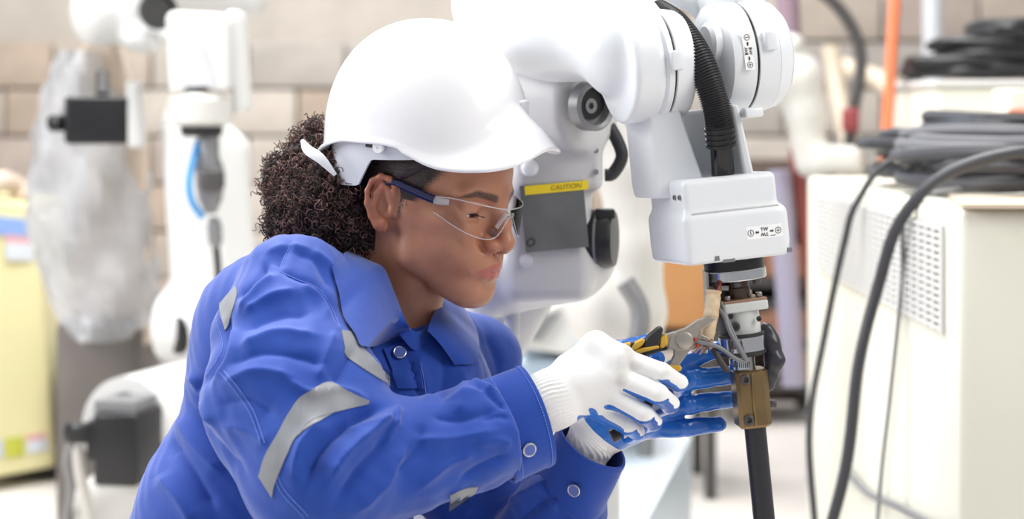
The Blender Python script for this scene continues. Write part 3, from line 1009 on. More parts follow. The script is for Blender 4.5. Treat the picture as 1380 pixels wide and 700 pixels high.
def label_marks(c, u, v, parent, s, txt, m_ink, minus_first=True):
    n = u.cross(v)
    c = c + n * 0.0003
    ring('minus_ring', c - u * 0.0165 * s, 0.0037 * s, 0.0006 * s, n, m_ink, parent, u, v)
    ring('plus_ring', c + u * 0.0165 * s, 0.0037 * s, 0.0006 * s, n, m_ink, parent, u, v)

    def bar(name, cc, hx, hy):
        MB().add([cc - u * hx - v * hy, cc + u * hx - v * hy, cc + u * hx + v * hy, cc - u * hx + v * hy], [(0, 1, 2, 3)]).build(name, m_ink, parent, smooth=0)
    bar('minus_mark', c - u * 0.0165 * s, 0.0004 * s, 0.0022 * s)
    bar('plus_mark', c + u * 0.0165 * s, 0.0022 * s, 0.0003 * s)
    bar('plus_mark', c + u * 0.0165 * s, 0.0003 * s, 0.0022 * s)
    for sg in (-1, 1):
        a = c + u * sg * 0.0088 * s
        P = [(-0.0022, -0.0009), (0.0006, -0.0009), (0.0006, -0.0017), (0.0024, 0), (0.0006, 0.0017), (0.0006, 0.0009), (-0.0022, 0.0009)]
        MB().add([a + u * sg * x * s + v * y * s for x, y in P], [tuple(range(7))]).build('arrow', m_ink, parent, smooth=0)
    text_part('lettering', txt, 0.0056 * s, c + v * 0.0026 * s, u, v, m_ink, parent)
    text_part('lettering', txt, 0.0056 * s, c - v * 0.0026 * s, -u, -v, m_ink, parent)


label_marks(lf - RB * 0.0007, RU, RV, lab, 0.96, 'TW', M_INK)
MB().box(lf + RU * 0.0095 - RB * 0.0009 - RV * 0.0048, (0.006, 0.0002, 0.0007), RW).build('small_print', M_GREY, lab)
# label on the right drum
ang = math.radians(4)
nb = (-RB * math.cos(ang) + RV * math.sin(ang)).normalized()
lu = RU.cross(nb).normalized()
lc = cr + nb * 0.0618 - RU * 0.0065
R2 = Matrix((RU, -nb, RU.cross(-nb))).transposed()
lab = MB().box(lc, (0.0105, 0.001, 0.040), R2).build('drum_label', M_LABEL, rob)
up2 = RU.cross(-nb).normalized()
if up2.z < 0:
    up2 = -up2
label_marks(lc + nb * 0.0007, -up2, RU if True else -RU, lab, 0.9, 'BW', M_INK) if (-up2).cross(RU).dot(nb) > 0 else label_marks(lc + nb * 0.0007, up2, RU, lab, 0.9, 'BW', M_INK)

# hose bundle
cp = spline([pt(886, 18, -0.06), pt(910, 34, -0.09), pt(934, 66, -0.11), pt(953, 105, -0.12), pt(965, 143, -0.122), pt(970, 172, -0.12)], 420)
MB().tube(cp, [0.0150 + 0.0011 * math.sin(i * 2 * math.pi / 7) for i in range(420)], 28, ref=(0, 1, 0)).build('corrugated_hose', M_HOSE, rob, smooth=180)
cp = spline([pt(969, 168, -0.12), pt(972, 198, -0.115)], 60)
MB().tube(cp, [0.0148 + 0.0016 * (1 if (i // 7) % 2 else 0) for i in range(60)], 28, ref=(0, 1, 0)).build('hose_cuff', M_BLACK, rob, smooth=60)
MB().tube([pt(972, 190, -0.115), pt(975, 246, -0.10), pt(976, 262, -0.095)], [0.0122, 0.0125, 0.0125], 28, ref=(0, 1, 0)).build('smooth_sleeve', mat('glossy_black_sleeve', srgb(26, 26, 30), 0.12), rob)

# elbow and upper arm behind the woman's face
YE = 0.22
f = Field(lin(-0.12, 0.19, 0.0032), lin(0.05, 0.5, 0.005), lin(0.74, 1.16, 0.0032))
f.disc(pt(750, 130, YE), (0.75, -0.62, -0.1), 0.066, 0.06, 0.015, k=0.01)
f.rbox(pt(752, 216, YE + .04), (0.054, 0.06, 0.036), rad=0.01, k=0.012)
f.rbox(pt(738, 310, YE + .05), (0.054, 0.06, 0.085), rad=0.018, k=0.012)
f.cap(pt(668, 375, YE + .05), pt(775, 345, YE + .05), 0.05, 0.052, k=0.02)
V, Q = f.mesh()
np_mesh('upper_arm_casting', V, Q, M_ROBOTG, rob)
ax = Vector((0.62, -0.77, -0.02)).normalized()
hc = pt(800, 143, 0.13)
MB().lathe([(0.030, -0.012), (0.030, 0.004), (0.027, 0.006), (0.023, 0.004), (0.022, -0.008), (0.009, -0.008), (0.009, -0.004), (0.004, -0.004), (0.004, -0.008)], hc, ax, 32).build('joint_hub', M_GREY, rob)
MB().lathe([(0.0225, 0.0005), (0.0225, 0.0015)], hc + ax * -0.007 + Vector((0, 0, 0.006)), ax, 24).build('hub_recess', M_BLACK, rob)
md = pt(818, 322, YE + .02)
MB().lathe([(0.028, -0.03), (0.036, -0.028), (0.037, 0.004), (0.034, 0.010), (0.02, 0.011)], md, (0.97, -0.22, 0), 32).build('motor_cap', M_BLACK, rob)
MB().lathe([(0.0375, -0.012), (0.0375, -0.009)], md, (0.97, -0.22, 0), 32).build('motor_band', M_GREY, rob)
MB().box(pt(815, 288, YE + .01), (0.024, 0.03, 0.012), bev=.002).build('motor_plug', M_BLACK, rob)
# warning plate
pl_r = Vector((0.985, 0.05, 0.09)).normalized()
pl_u = Vector((0.07, 0, 1.0)).normalized()
pc = pt(747, 292, YE - 0.022)
Rp = rot_frame(pl_r, pl_u)
pl = MB().box(pc, (0.078, 0.003, 0.082), Rp).build('warning_plate', mat('faded_black_plate', srgb(104, 106, 106), 0.35, var=0.25, var_scale=18), rob)
st = MB().box(pc + pl_u * 0.0355 + Vector((0, -.001, 0)), (0.078, 0.003, 0.011), Rp).build('yellow_strip', mat('strip_yellow', srgb(232, 206, 40), 0.45), pl)
text_part('lettering', 'CAUTION', 0.0085, pc + pl_u * 0.0355 + pl_r * 0.012 + Vector((0, -.0028, 0)), pl_r, pl_u, mat('faded_red_ink', srgb(150, 120, 40), 0.6), pl)
ring('emblem_ring', pc - pl_u * 0.029 - pl_r * 0.027 + Vector((0, -.0018, 0)), 0.006, 0.003, None, mat('emblem_ink', srgb(60, 62, 62), 0.6), pl, pl_r, pl_u)
MB().lathe([(0.0085, 0), (0.0085, 0.002), (0.003, 0.003)], pt(709, 352, YE - .018), (0, -1, 0), 20).build('bolt_cap', M_GREYW, rob)
for (px, py) in ((803, 203), (803, 232)):
    MB().lathe([(0.0035, 0), (0.0035, 0.002)], pt(px, py, YE - .022), (0, -1, 0), 12).build('bolt', M_GREY, rob)
MB().tube(spline([pt(818, 165, YE), pt(832, 190, YE), pt(838, 212, YE), pt(826, 234, YE), pt(815, 236, YE)], 18), 0.008, 10).build('cable_loop', M_RUBBER, rob)
MB().lathe([(.008, -.004), (.011, 0), (.011, .012), (.008, .016), (.004, .017)], pt(713, 226, YE - .012), (0.1, -1, 0), 20).build('white_plug', M_ROBOT, rob)
MB().cyl(pt(690, 395, YE + .06), pt(690, 455, YE + .06), 0.01, seg=12).build('drop_pin', M_GREYW, rob)
# the arm goes on down to its pedestal behind the woman
f = Field(lin(-0.45, 0.1, 0.012), lin(0.2, 0.9, 0.015), lin(-0.01, 0.95, 0.012))
f.cap(pt(715, 350, YE + .14), (-0.16, 0.52, 0.55), 0.055, 0.075, k=0.03)
f.disc((-0.16, 0.52, 0.5), (0.9, -0.4, 0), 0.11, 0.1, 0.02, k=0.03)
f.cap((-0.2, 0.55, 0.02), (-0.18, 0.54, 0.4), 0.15, 0.12, k=0.03)
V, Q = f.mesh()
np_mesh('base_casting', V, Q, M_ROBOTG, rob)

# ------------------------------------------------------------------ torch under the wrist flange
tor = thing('welding_torch', 'grey and brass welding torch bolted under the robot wrist, with black tube', 'torch', pt(988, 352, -0.08))
DN = Vector((0.107, 0, -1)).normalized()
TA = pt(988, 347, -0.08)


def tx(py, off=0.0, back=0.0):
    """point on the torch axis at photo row py"""
    d = DIST - 0.08
    s = (py - 347) * d / F_PX
    return TA + DN * s + Vector((off, back, 0))


mm = 0.001
MB().lathe([(0.0325, 0), (0.0325, 0.0135)], tx(346), DN, 48).build('insulating_disc', M_BLACK, tor)
MB().lathe([(0.033, 0), (0.0338, 0.001), (0.0338, 0.010), (0.033, 0.011)], tx(362.5), DN, 48).build('flange_disc', M_CHROME, tor, smooth=30)
for a in (20, 95, 160, 215, 265, 320):
    a = math.radians(a)
    d = Vector((math.cos(a), math.sin(a), 0)) * 0.0265
    d.z = d.x * 0.107
    MB().cyl(tx(375) + d, tx(383.5) + d, 0.0042, seg=14, bev=.0006).build('flange_bolt', M_DGREY, tor)
MB().box(tx(396, -0.0335, -0.006), (0.0025, 0.040, 0.050), Matrix.Rotation(-0.06, 3, 'Y')).build('side_bracket', M_STEEL, tor)
MB().box(tx(392, -0.018, 0.018), (0.03, 0.003, 0.044), Matrix.Rotation(-0.06, 3, 'Y')).build('back_bracket', M_STEEL, tor)
MB().box(tx(388, -0.016, -0.004), (0.014, 0.012, 0.006), bev=.001).build('bracket_nut', M_STEEL, tor)
MB().lathe([(0.0125, 0), (0.0125, 0.012), (0.0138, 0.013), (0.0138, 0.03)], tx(372, 0.001), DN, 32).build('shaft', M_SHAFT, tor)
Rt = rot_frame((1, 0.25, 0.10), (-0.107, 0, 1))
MB().box(tx(404, 0.001), (0.049, 0.044, 0.003), Rt, bev=.0006).build('gasket_plate', mat('copper_gasket', srgb(150, 118, 100), 0.5, 0.4), tor)
MB().box(tx(412, 0.001), (0.050, 0.046, 0.0105), Rt, bev=.002).build('clamp_flange', M_TORCHW, tor)
for sx in (-0.018, 0.018):
    for sy in (-0.015, 0.015):
        p = tx(403, 0.001) + Rt @ Vector((sx, sy, 0.001))
        MB().cyl(p, p - DN * 0.005, 0.0036, seg=12, bev=.0005).build('flange_screw', M_STEEL, tor)
MB().lathe([(0.0192, 0), (0.0195, 0.002), (0.0195, 0.030)], tx(417, 0.002), DN, 40).build('torch_body', M_TORCHW, tor)
for (px, py, r) in ((991, 441, 0.0052), (985, 427, 0.003), (1023, 430, 0.003)):
    c = pt(px, py, -0.1005)
    MB().lathe([(r, -0.003), (r, 0.001), (r * 0.6, 0.0014), (r * 0.5, -0.0006)], c, (-0.1, -1, 0), 16).build('body_screw', M_DGREY, tor)
MB().box(tx(446, -0.016, 0.0), (0.012, 0.02, 0.036), Rt, bev=.002).build('side_plate', M_DGREY, tor)


def hose_clamp(name, py0, py1, r, off, nslots, a0, a1):
    L = (py1 - py0) * (DIST - .08) / F_PX
    o = MB().lathe([(r - .0005, 0), (r, 0.0004), (r, L - .0004), (r - .0005, L)], tx(py0, off), DN, 48).build(name, M_CHROME, tor, smooth=30)
    mb = MB()
    for i in range(nslots):
        a = a0 + (a1 - a0) * i / (nslots - 1)
        d = Vector((math.cos(a), math.sin(a), 0))
        t = Vector((-math.sin(a), math.cos(a), 0))
        R = Matrix((d, t, Vector((0, 0, 1)))).transposed()
        mb.box(tx((py0 + py1) / 2, off) + d * r, (0.0008, 0.0009, L * .55), R)
    tag(mb.build('slots', M_INK, o, smooth=0), kind='stuff')
    return o


MB().lathe([(0.024, 0), (0.0255, 0.001), (0.0255, 0.003), (0.024, 0.004)], tx(449, 0.0005), DN, 48).build('rubber_ring', M_RUBBER, tor)
hose_clamp('hose_clamp', 453, 473, 0.0252, 0.0, 9, math.radians(232), math.radians(262))
MB().lathe([(0.024, 0), (0.0255, 0.001), (0.0255, 0.004), (0.022, 0.006)], tx(472, 0.0), DN, 48).build('rubber_ring', M_RUBBER, tor)
MB().lathe([(0.0125, 0), (0.0125, 0.026)], tx(474, -0.001), DN, 32).build('neck', M_STEEL, tor)
hose_clamp('hose_clamp', 483, 498, 0.0132, -0.003, 9, math.radians(225), math.radians(300))
# brass block
br = MB()
hw, hd, ch = 0.0182, 0.016, 0.004
poly = [(-hw + ch, -hd), (hw - ch * 1.6, -hd), (hw, -hd + ch * 1.6), (hw, hd - ch), (hw - ch, hd), (-hw + ch, hd), (-hw, hd - ch), (-hw, -hd + ch)]
Rb_ = rot_frame((1, 0.12, 0.085), (-0.09, 0, 1))
top = tx(498, 0.004)
L = 0.0625
for zz in (0, 1):
    pass
rings = [(0.0, 0.88), (-0.002, 1.0), (-L + 0.003, 1.0), (-L, 0.86)]
P = [[top + Rb_ @ Vector((x * k, y * k, z)) for (x, y) in poly] for z, k in rings]
br.grid(P, closed_v=True)
br.add(P[0], [tuple(range(8))])
br.add(P[-1], [tuple(reversed(range(8)))])
bb = br.build('brass_block', M_BRASS, tor, smooth=25)
MB().box(top + Rb_ @ Vector((-0.001, -hd - .0002, -L / 2)), (0.004, 0.003, L * 0.9), Rb_, bev=0.0014).build('milled_ridge', M_BRASS, bb)
for zz in (-0.009, -L + 0.010):
    c = top + Rb_ @ Vector((-0.0085, -hd, zz))
    n = Rb_ @ Vector((-0.15, -1, 0))
    MB().lathe([(0.0056, -0.002), (0.0056, 0.0025), (0.0048, 0.0032), (0.0030, 0.0032), (0.0026, 0.0002)], c, n, 20).build('cap_screw', M_DGREY, bb)
MB().cyl(tx(546, 0.021, 0.002), tx(546, 0.030, 0.002), 0.0045, seg=14, bev=.0008).build('side_bolt', M_DGREY, bb)
MB().cyl(tx(575, 0.004), tx(900, 0.002), 0.0118, seg=28).build('black_tube', mat('matte_black_tube', srgb(40, 40, 46), 0.42, var=0.1, var_scale=40, bump=.1, bump_scale=300), tor)
# taped lump on the far side
f = Field(lin(0.24, 0.33, 0.0013), lin(-0.13, -0.02, 0.002), lin(0.72, 0.86, 0.0013))
tp = [pt(1033, 444, -0.075), pt(1040, 462, -0.075), pt(1044, 486, -0.078), pt(1037, 506, -0.078), pt(1035, 520, -0.078)]
f.chain(tp, [0.0075, 0.0095, 0.0105, 0.0085, 0.007], k=0.004)
V, Q = f.mesh()
wv = 0.0003 * np.sin(V[:, 2] * 500 + V[:, 0] * 300) + 0.0004 * np.sin(V[:, 2] * 260 - V[:, 1] * 300)
V = V + vnormals(V, Q) * wv[:, None]
np_mesh('taped_lump', V, Q, mat('black_tape', srgb(50, 48, 56), 0.32), tor)
# lead with cream insulation and stripped ends
cr_ = MB()
pp = spline([pt(962, 392, -0.118), pt(959, 420, -0.122), pt(954, 448, -0.124), pt(950, 466, -0.126)], 40)
rnd = random.Random(2)
cr_.tube(pp, [0.0079 + rnd.uniform(-.0005, .0005) for _ in pp], 16)
M_CREAML = mat('scorched_cream_sleeve', srgb(226, 208, 178), 0.75, var=0.5, var_scale=70, color2=srgb(190, 160, 126), bump=0.5, bump_scale=160)
lead = cr_.build('sleeved_lead', M_CREAML, tor, smooth=50)
MB().tube(spline([pt(968, 376, -0.10), pt(970, 385, -0.112), pt(965, 396, -0.118)], 10), 0.0022, 8).build('copper_wire', mat('dark_red_wire', srgb(110, 40, 28), 0.4), lead)
M_WIRE = mat('grey_wire', srgb(120, 120, 124), 0.35, 0.1)
MB().tube(spline([pt(962, 412, -0.118), pt(975, 424, -0.124), pt(984, 448, -0.132), pt(1000, 476, -0.134), pt(1005, 487, -0.132), pt(992, 484, -0.134), pt(968, 468, -0.138), pt(945, 462, -0.14), pt(936, 460, -0.138)], 60), 0.0023, 10).build('bent_wire', M_WIRE, tor)
MB().tube(spline([pt(972, 408, -0.112), pt(979, 428, -0.122), pt(994, 462, -0.128), pt(1008, 488, -0.128)], 30), 0.0021, 10).build('bent_wire', M_WIRE, tor)
MB().tube(spline([pt(962, 470, -0.134), pt(968, 482, -0.138), pt(977, 496, -0.142), pt(980, 501, -0.142)], 14), 0.0034, 10).build('cut_cable_end', mat('dull_black_cable', srgb(58, 54, 52), 0.55), tor)
fr_ = MB()
for i in range(22):
    a = pt(952 + rnd.uniform(-4, 6), 462 + rnd.uniform(-4, 8), -0.13 + rnd.uniform(-.006, .006))
    b = a + Vector((rnd.uniform(-.014, .006), rnd.uniform(-.008, .006), rnd.uniform(-.010, .006)))
    fr_.tube([a, (a + b) / 2 + Vector((0, 0, .002)), b], 0.0011, 6)
tag(fr_.build('frayed_strands', mat('pinkish_strands', srgb(180, 150, 140), 0.5, 0.2, var=0.3), tor), kind='stuff')
for (px, py) in ((937, 458), (940, 466), (952, 474)):
    MB().ball(pt(px, py, -0.14), 0.0022, 10, 8).build('wire_ferrule', mat('red_ferrule', srgb(170, 50, 45), 0.4) if px < 950 else M_STEEL, tor)

# ------------------------------------------------------------------ the woman: body
HO = pt(575, 271, 0.0)
YAW, PIT = math.radians(32), math.radians(12)
HF = Vector((math.cos(PIT) * math.cos(YAW), -math.cos(PIT) * math.sin(YAW), -math.sin(PIT)))
HL = Vector((math.sin(YAW), math.cos(YAW), 0))
HU = HF.cross(HL)
HR = Matrix((HF, HL, HU)).transposed()
HRn = np.array(HR)
HOn = np.array(HO)


def hw(f, l, u):
    """head frame in millimetres (forward, left, up) -> room"""
    return HO + HF * f * .001 + HL * l * .001 + HU * u * .001


def hl(p):
    """room -> head frame in metres"""
    return np.array(HR.transposed() @ (Vector(p) - HO))


def m3(*a):
    return tuple(x * 0.001 for x in a)


woman = thing('person', 'kneeling woman in blue coverall, white hard hat and gloves, pulling a torch wire with pliers', 'person', (-0.3, 0.05, 0))
M_SKIN = None


def skin_material():
    m = bpy.data.materials.new('skin')
    m.use_nodes = True
    nt = m.node_tree
    b = nt.nodes['Principled BSDF']
    tc = nt.nodes.new('ShaderNodeTexCoord')
    n = nt.nodes.new('ShaderNodeTexNoise')
    n.inputs['Scale'].default_value = 26
    n.inputs['Detail'].default_value = 6
    nt.links.new(tc.outputs['Object'], n.inputs['Vector'])
    r = nt.nodes.new('ShaderNodeValToRGB')
    r.color_ramp.elements[0].position = .3
    r.color_ramp.elements[0].color = srgb(168, 112, 86) + (1,)
    r.color_ramp.elements[1].position = .7
    r.color_ramp.elements[1].color = srgb(188, 132, 104) + (1,)
    nt.links.new(n.outputs['Fac'], r.inputs['Fac'])
    prev = r.outputs['Color']
    for at, col in (('lip', srgb(180, 96, 90)), ('ruddy', srgb(180, 96, 72)), ('scalp', srgb(40, 30, 28)), ('brow', srgb(48, 34, 30))):
        a = nt.nodes.new('ShaderNodeAttribute')
        a.attribute_name = at
        mx = nt.nodes.new('ShaderNodeMix')
        mx.data_type = 'RGBA'
        fac = a.outputs['Fac']
        if at in ('scalp', 'brow'):
            n2 = nt.nodes.new('ShaderNodeTexNoise')
            n2.inputs['Scale'].default_value = 900
            nt.links.new(tc.outputs['Object'], n2.inputs['Vector'])
            ma = nt.nodes.new('ShaderNodeMath')
            ma.operation = 'MULTIPLY_ADD'
            ma.inputs[1].default_value = 0.9
            ma.inputs[2].default_value = -0.45
            nt.links.new(n2.outputs['Fac'], ma.inputs[0])
            mb_ = nt.nodes.new('ShaderNodeMath')
            mb_.operation = 'MULTIPLY_ADD'
            nt.links.new(ma.outputs[0], mb_.inputs[0])
            mb_.inputs[1].default_value = 1.2
            nt.links.new(fac, mb_.inputs[2])
            mc = nt.nodes.new('ShaderNodeMath')
            mc.operation = 'MULTIPLY'
            mc.use_clamp = True
            nt.links.new(mb_.outputs[0], mc.inputs[0])
            sm = nt.nodes.new('ShaderNodeMath')
            sm.operation = 'GREATER_THAN'
            sm.inputs[1].default_value = 0.02
            nt.links.new(fac, sm.inputs[0])
            nt.links.new(sm.outputs[0], mc.inputs[1])
            fac = mc.outputs[0]
        nt.links.new(fac, mx.inputs['Factor'])
        nt.links.new(prev, mx.inputs[6])
        mx.inputs[7].default_value = col + (1,)
        prev = mx.outputs[2]
    nt.links.new(prev, b.inputs['Base Color'])
    b.inputs['Roughness'].default_value = 0.42
    b.inputs['Subsurface Weight'].default_value = 0.12
    b.inputs['Subsurface Radius'].default_value = (0.009, 0.004, 0.002)
    b.inputs['Subsurface Scale'].default_value = 0.6
    n3 = nt.nodes.new('ShaderNodeTexNoise')
    n3.inputs['Scale'].default_value = 420
    n3.inputs['Detail'].default_value = 3
    nt.links.new(tc.outputs['Object'], n3.inputs['Vector'])
    bp = nt.nodes.new('ShaderNodeBump')
    bp.inputs['Strength'].default_value = 0.12
    bp.inputs['Distance'].default_value = 0.0006
    nt.links.new(n3.outputs['Fac'], bp.inputs['Height'])
    nt.links.new(bp.outputs['Normal'], b.inputs['Normal'])
    return m


M_SKIN = skin_material()

bx = axis_steps([(-0.75, -0.11, 0.010), (-0.11, -0.03, 0.0026), (-0.03, 0.126, 0.0013), (0.126, 0.5, 0.010)])
by = axis_steps([(-0.40, -0.095, 0.008), (-0.095, 0.066, 0.0014), (0.066, 0.085, 0.003), (0.085, 0.34, 0.010)])
bz = axis_steps([(-0.98, -0.2, 0.010), (-0.2, -0.115, 0.004), (-0.115, 0.045, 0.0013), (0.045, 0.14, 0.005)])
H = Field(bx, by, bz)
# skull and face masses (forward, left, up)
H.ell(m3(5, 0, 43), m3(91, 72, 80))
H.ell(m3(40, 0, -18), m3(49, 55, 66), k=.022)
for s in (-1, 1):
    H.cap(m3(14, s * 50, -8), m3(27, s * 44, -50), .015, .015, k=.02)
    H.cap(m3(27, s * 44, -50), m3(80, s * 13, -82), .0155, .0150, k=.02)
    H.ell(m3(60, s * 34, -26), m3(25, 20, 28), k=.018)
    H.ell(m3(50, s * 46, -4), m3(26, 13, 12), k=.014)
    H.cap(m3(89, s * 8, 26), m3(74, s * 44, 26), .0085, .008, k=.012)
H.ell(m3(72, 0, -47), m3(34, 35, 30), k=.020)
H.ell(m3(82, 0, -81), m3(14.5, 18, 13), k=.014)
H.ell(m3(62, 0, -84), m3(30, 26, 12), k=.02)
# eye sockets, lids
for s in (-1, 1):
    H.ell(m3(96, s * 32, 9), m3(17, 18, 12), k=.012, mode='s')
    H.ell(m3(72.5, s * 31, 9), m3(13.3, 13.8, 13.3), k=.004)
    H.cap(m3(84, s * 20, 17), m3(76, s * 44, 16), .0032, .003, k=.006)
    H.ell(m3(86, s * 31.5, 4.0), m3(7.5, 12.6, 3.3), k=.0015, mode='s')
    H.cap(m3(84, s * 24, 0.0), m3(79, s * 42, 1.0), .0018, .0015, k=.004)
# nose
H.chain([m3(92, 0, 18), m3(103, 0, 0), m3(112, 0, -18)], [.0068, .0072, .0085], k=.010)
H.ell(m3(111, 0, -22), m3(9.5, 10.5, 9), k=.006)
for s in (-1, 1):
    H.ell(m3(101, s * 12.0, -26), m3(10.5, 7.6, 8), k=.005)
    H.cap(m3(95, s * 14, -18), m3(100, s * 15, -24), .003, .004, k=.006)
    H.ell(m3(107, s * 6.2, -33.5), m3(5.5, 3.4, 4), k=.002, mode='s')
    H.cap(m3(90, s * 20.5, -24), m3(96, s * 19.5, -30), .0022, .0015, k=.007, mode='s')
H.cap(m3(104, 0, -32), m3(112, 0, -29), .0034, .004, k=.004)
# mouth
H.cap(m3(108.5, 0, -39), m3(108, 0, -44), .0016, .002, k=.004, mode='s')
for s in (-1, 1):
    H.chain([m3(88.5, s * 26, -55.5), m3(97.8, s * 12, -51.2), m3(100.6, s * 4, -48.8), m3(100.2, 0, -49.4)], [.0022, .0042, .0050, .0050], k=.0045)
    H.chain([m3(88.5, s * 26, -57), m3(96.0, s * 12, -59.8), m3(97.6, 0, -60.8)], [.0020, .0048, .0060], k=.0045)
    H.chain([m3(87.5, s * 28, -56.5), m3(98.0, s * 14, -55.4), m3(103.8, s * 6, -54.8)], [.0022, .0013, .0007], k=.0018, mode='s')
    pass
H.cap(m3(104, -12, -74), m3(104, 12, -74), .003, .003, k=.010, mode='s')
# ears
er = -1
EZ = -7
EX = -6
for s in (-1, 1):
    Re = rot_frame((0.97, s * 0.0, 0.23), (-0.2, s * 0.28, 0.94))
    H.ell(m3(-4 + EX, s * 68, 6 + EZ), m3(16, 7, 26), R=Re, k=.006)
    hel = [m3(9 + EX, s * 70, 18 + EZ), m3(10 + EX, s * 72.5, 27 + EZ), m3(4 + EX, s * 76, 34 + EZ), m3(-6 + EX, s * 79, 35 + EZ), m3(-15 + EX, s * 81, 28 + EZ), m3(-18 + EX, s * 82, 16 + EZ), m3(-17 + EX, s * 80, 2 + EZ), m3(-11 + EX, s * 76.5, -11 + EZ), m3(-4 + EX, s * 74, -19 + EZ)]
    H.chain(hel, [.0024, .0028, .0032, .0034, .0034, .0032, .0032, .0036, .005], k=.003)
    H.ell(m3(2 + EX, s * 72.5, -18 + EZ), m3(8.0, 4.6, 8.5), k=.005)
    H.ell(m3(-5 + EX, s * 78.5, 13 + EZ), m3(10, 6.0, 16.5), R=Re, k=.004, mode='s')
    H.chain([m3(-4 + EX, s * 75, 25 + EZ), m3(-10 + EX, s * 76.0, 15 + EZ), m3(-10.5 + EX, s * 75.2, 3 + EZ), m3(-4 + EX, s * 74, -7 + EZ)], [.0026, .0032, .0034, .0032], k=.005)
    H.ell(m3(0 + EX, s * 75.5, 1 + EZ), m3(7, 6.2, 8), k=.004, mode='s')
    H.ell(m3(10.5 + EX, s * 69, -1 + EZ), m3(4.5, 4.8, 7), k=.005)
# neck, then the rest of the body under the clothes
NB = pt(500, 452, 0.045)
H.cap(m3(-18, 0, -18), hl(NB), .053, .055, k=.022)
H.cap(m3(-4, 18, -45), hl(NB + Vector((0.045, -0.03, -.01))), .028, .03, k=.02)
for s in (-1, 1):
    H.cap(m3(-14, s * 50, -22), hl(NB + Vector((0.055, -0.03 + s * 0.012, 0.0))), .0105, .010, k=.016)


def wcap(a, b, ra, rb, k=.03):
    H.cap(hl(a), hl(b), ra, rb, k=k)


TR_ = Vector((-.545, -.84, 0))
wcap(NB, pt(448, 540, .045), .07, .10)
for s in (-1, 1):
    wcap(pt(440, 520, .04) + TR_ * .06 * s, pt(375, 720, .045) + TR_ * .05 * s, .085, .085)
    wcap(pt(375, 720, .045) + TR_ * .05 * s, pt(345, 850, .05) + TR_ * .06 * s, .085, .095)
wcap(NB, pt(400, 405, -.095), .05, .045)
wcap(NB, pt(625, 492, .15), .05, .04)
wcap(pt(400, 405, -.095), pt(432, 640, -.24), .045, .04)
wcap(pt(432, 640, -.24), pt(738, 548, -.166), .038, .018)
wcap(pt(625, 492, .15), pt(650, 650, .14), .042, .04)
wcap(pt(650, 650, .14), pt(690, 790, .06), .04, .036)
wcap(pt(690, 790, .06), pt(800, 592, -.045), .036, .023)
KR, KL = Vector((0.02, -0.16, 0.075)), Vector((0.05, 0.22, 0.075))
HPR, HPL = pt(345, 850, .05) + TR_ * .09, pt(345, 850, .05) - TR_ * .09
for hip, kn in ((HPR, KR), (HPL, KL)):
    wcap(hip, kn, .085, .055)
    ft = kn + Vector((-0.36, 0.06, -0.01))
    wcap(kn, ft, .05, .036)
    wcap(ft, ft + Vector((-0.08, 0, -0.02)), .035, .03)
V, Q = H.mesh()
V = relax(V, Q, 1, 0.3)
Lh = V.copy()                                     # head frame, metres
Vw = V @ HRn.T + HOn
body = np_mesh('body', Vw, Q, M_SKIN, woman)
f_, l_, u_ = Lh[:, 0] * 1000, Lh[:, 1] * 1000, Lh[:, 2] * 1000
al = np.abs(l_)
# colour masks of the skin itself: lips, brows, hairline
upc = np.interp(al, [0, 4, 12, 26], [-45.8, -44.6, -47.6, -55.5])
loc_ = np.interp(al, [0, 12, 26], [-66.6, -64.2, -57])
lip = smoothstep(-.8, .8, upc - u_) * smoothstep(-.8, .8, u_ - loc_) * smoothstep(86, 92, f_) * smoothstep(27, 23, al)
set_attr(body, 'lip', lip * 0.75)
bw_c = np.interp(al, [8, 20, 36, 50, 58], [24.5, 27.5, 30.0, 26, 20])
bw_h = np.interp(al, [8, 14, 36, 50, 58], [3.8, 4.8, 4.0, 2.0, .8])
brow = smoothstep(1.25, .55, np.abs(u_ - bw_c) / bw_h) * smoothstep(8, 13, al) * smoothstep(58, 48, al) * (f_ > 40)
set_attr(body, 'brow', brow * 0.85)
hd = ((f_ - 61) * .83 - (u_ - 60) * .56)
scalp = smoothstep(7, -4, hd) * smoothstep(-62, -30, u_) * (al < 73) * (f_ < 60) * np.where(u_ < 8, smoothstep(16, 10, f_) * smoothstep(-16, -2, u_), 1)
scalp = np.where((f_ < -22) & (u_ > -60), 1, scalp)
scalp = np.where((np.hypot((f_ + 8) / 19, (u_ - 1) / 33) < 1) & (al > 60), 0, scalp)
set_attr(body, 'scalp', scalp)
ear = smoothstep(70, 76, al) * (np.abs(f_ + 6) < 26)
ruddy = np.maximum(ear * .35, smoothstep(20, 6, np.hypot(f_ - 106, u_ + 24)) * .25)
set_attr(body, 'ruddy', ruddy)

